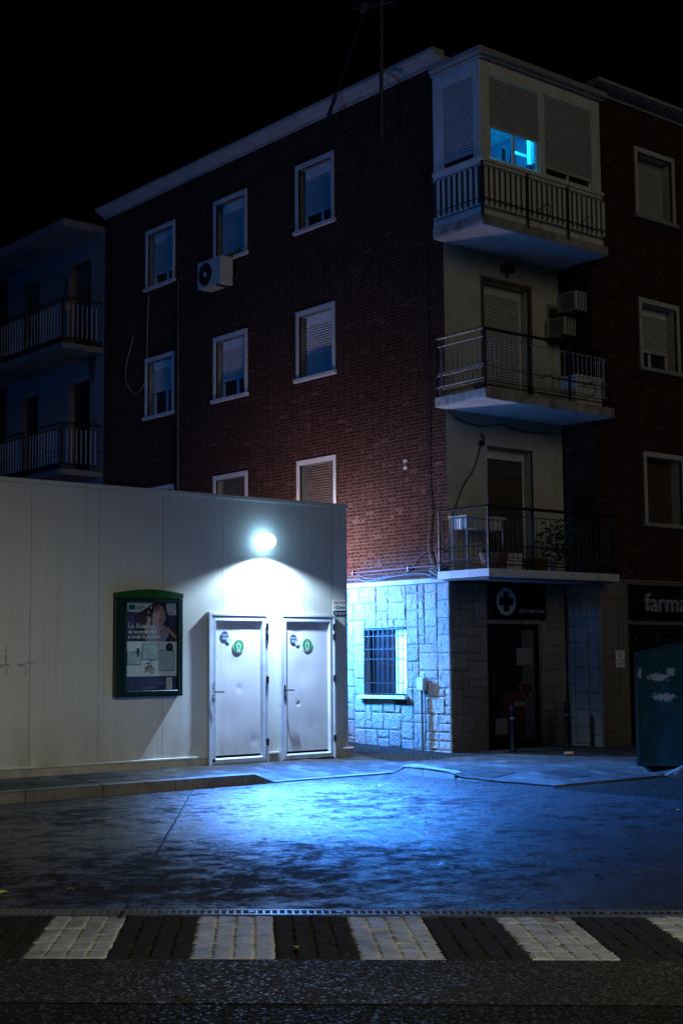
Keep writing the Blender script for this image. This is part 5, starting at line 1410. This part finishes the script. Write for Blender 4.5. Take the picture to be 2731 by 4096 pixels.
# =================================================================== LIGHT
w = bpy.data.worlds.new('World'); SC.world = w; w.use_nodes = True; nt = w.node_tree
bg = nt.nodes['Background']; sky = nt.nodes.new('ShaderNodeTexSky'); sky.sky_type = 'NISHITA'; sky.sun_disc = False
sky.sun_elevation = math.radians(3); sky.sun_rotation = math.radians(200); nt.links.new(sky.outputs[0], bg.inputs[0]); bg.inputs[1].default_value = .00003

def light(typ, name, locn, energy, col, size=.1, look=None, falloff=None, smooth_=0, **kw):
    l = bpy.data.lights.new(name, typ); l.energy = energy; l.color = col
    if typ in ('POINT', 'SPOT'): l.shadow_soft_size = size
    for k, v in kw.items(): setattr(l, k, v)
    o = bpy.data.objects.new(name, l); COL.objects.link(o); o.location = locn
    if look is not None: o.rotation_euler = Vector(look).to_track_quat('-Z', 'Y').to_euler()
    if falloff:
        l.use_nodes = True; t = l.node_tree; e = t.nodes['Emission']; fo = t.nodes.new('ShaderNodeLightFalloff'); fo.inputs[0].default_value = 1.0; fo.inputs[1].default_value = smooth_
        t.links.new(fo.outputs[falloff], e.inputs[1])
    return o
# dim warm sun, added as fill for the facades
light('SUN', 'fill_sun', (0, 0, 30), .155, (1.0, .92, .76), look=(.26, .90, -.30), angle=math.radians(25))
# warm spot added behind the photographer, in place of an unseen street lamp
light('SPOT', 'warm_fill_spot', (6.0, -3.0, 7.0), 1800, (1.0, .99, .80), size=.3, look=(-.05, .77, -.64), spot_size=math.radians(68), spot_blend=.45)
# lamp over the doors: its main beam, then added extra beams
light('SPOT', 'door_lamp_beam', (LX, YW - .32, 3.055), 350, (.52, .74, 1.0), size=.03, look=(0, 0, -1), spot_size=math.radians(147), spot_blend=.34)
light('SPOT', 'door_extra_down', (LX, YW - .36, 3.05), 950, (.38, .60, 1.0), size=.03, look=(.04, -.30, -1), spot_size=math.radians(118), spot_blend=.7)
light('SPOT', 'door_extra_wash', (LX, YW - .42, 3.1), 10500, (.010, .22, 1.0), size=.08, look=(.0, -.80, -1.0), spot_size=math.radians(94), spot_blend=1.0)
light('SPOT', 'door_extra_glow', (LX, YW - .40, LZ), 160, (.02, .26, 1.0), size=.08, look=(.45, -.9, -.1), spot_size=math.radians(160), spot_blend=.3)
# unseen lamp on the service building end wall, with a pinkish fill and a blue beam added
light('POINT', 'passage_extra_fill', (XE + .26, 18.7, 3.0), 170, (.80, .62, .72), size=.1)
light('SPOT', 'passage_lamp_beam', (XE + .26, 18.7, 3.0), 620, (.58, .60, 1.0), size=.1, look=(1.5, -1.3, -.5), spot_size=math.radians(150), spot_blend=1.0)
light('SPOT', 'passage_extra_blue', (XE + .3, 19.0, 2.6), 5600, (.004, .27, 1.0), size=.1, look=(1.6, -1.9, -1.0), spot_size=math.radians(80), spot_blend=.8)
# unseen blue light added behind the coping, washing the upper facade
light('POINT', 'blue_fill_point', (3.0, 19.5, 3.95), 950, (.004, .23, 1.0), size=.2)
# ceiling lamp of the lit balcony room
light('POINT', 'room_light', (16.5, 15.45, 10.26), 110, (.01, .48, 1.0), size=.06)

v = SC.view_settings; v.view_transform = 'Standard'; v.look = 'None'; v.exposure = 0; v.gamma = 1; v.use_curve_mapping = False
SC.cycles.max_bounces = 6; SC.cycles.use_adaptive_sampling = True; SC.cycles.sample_clamp_indirect = 4
try: SC.cycles.use_denoising = True
except Exception: pass
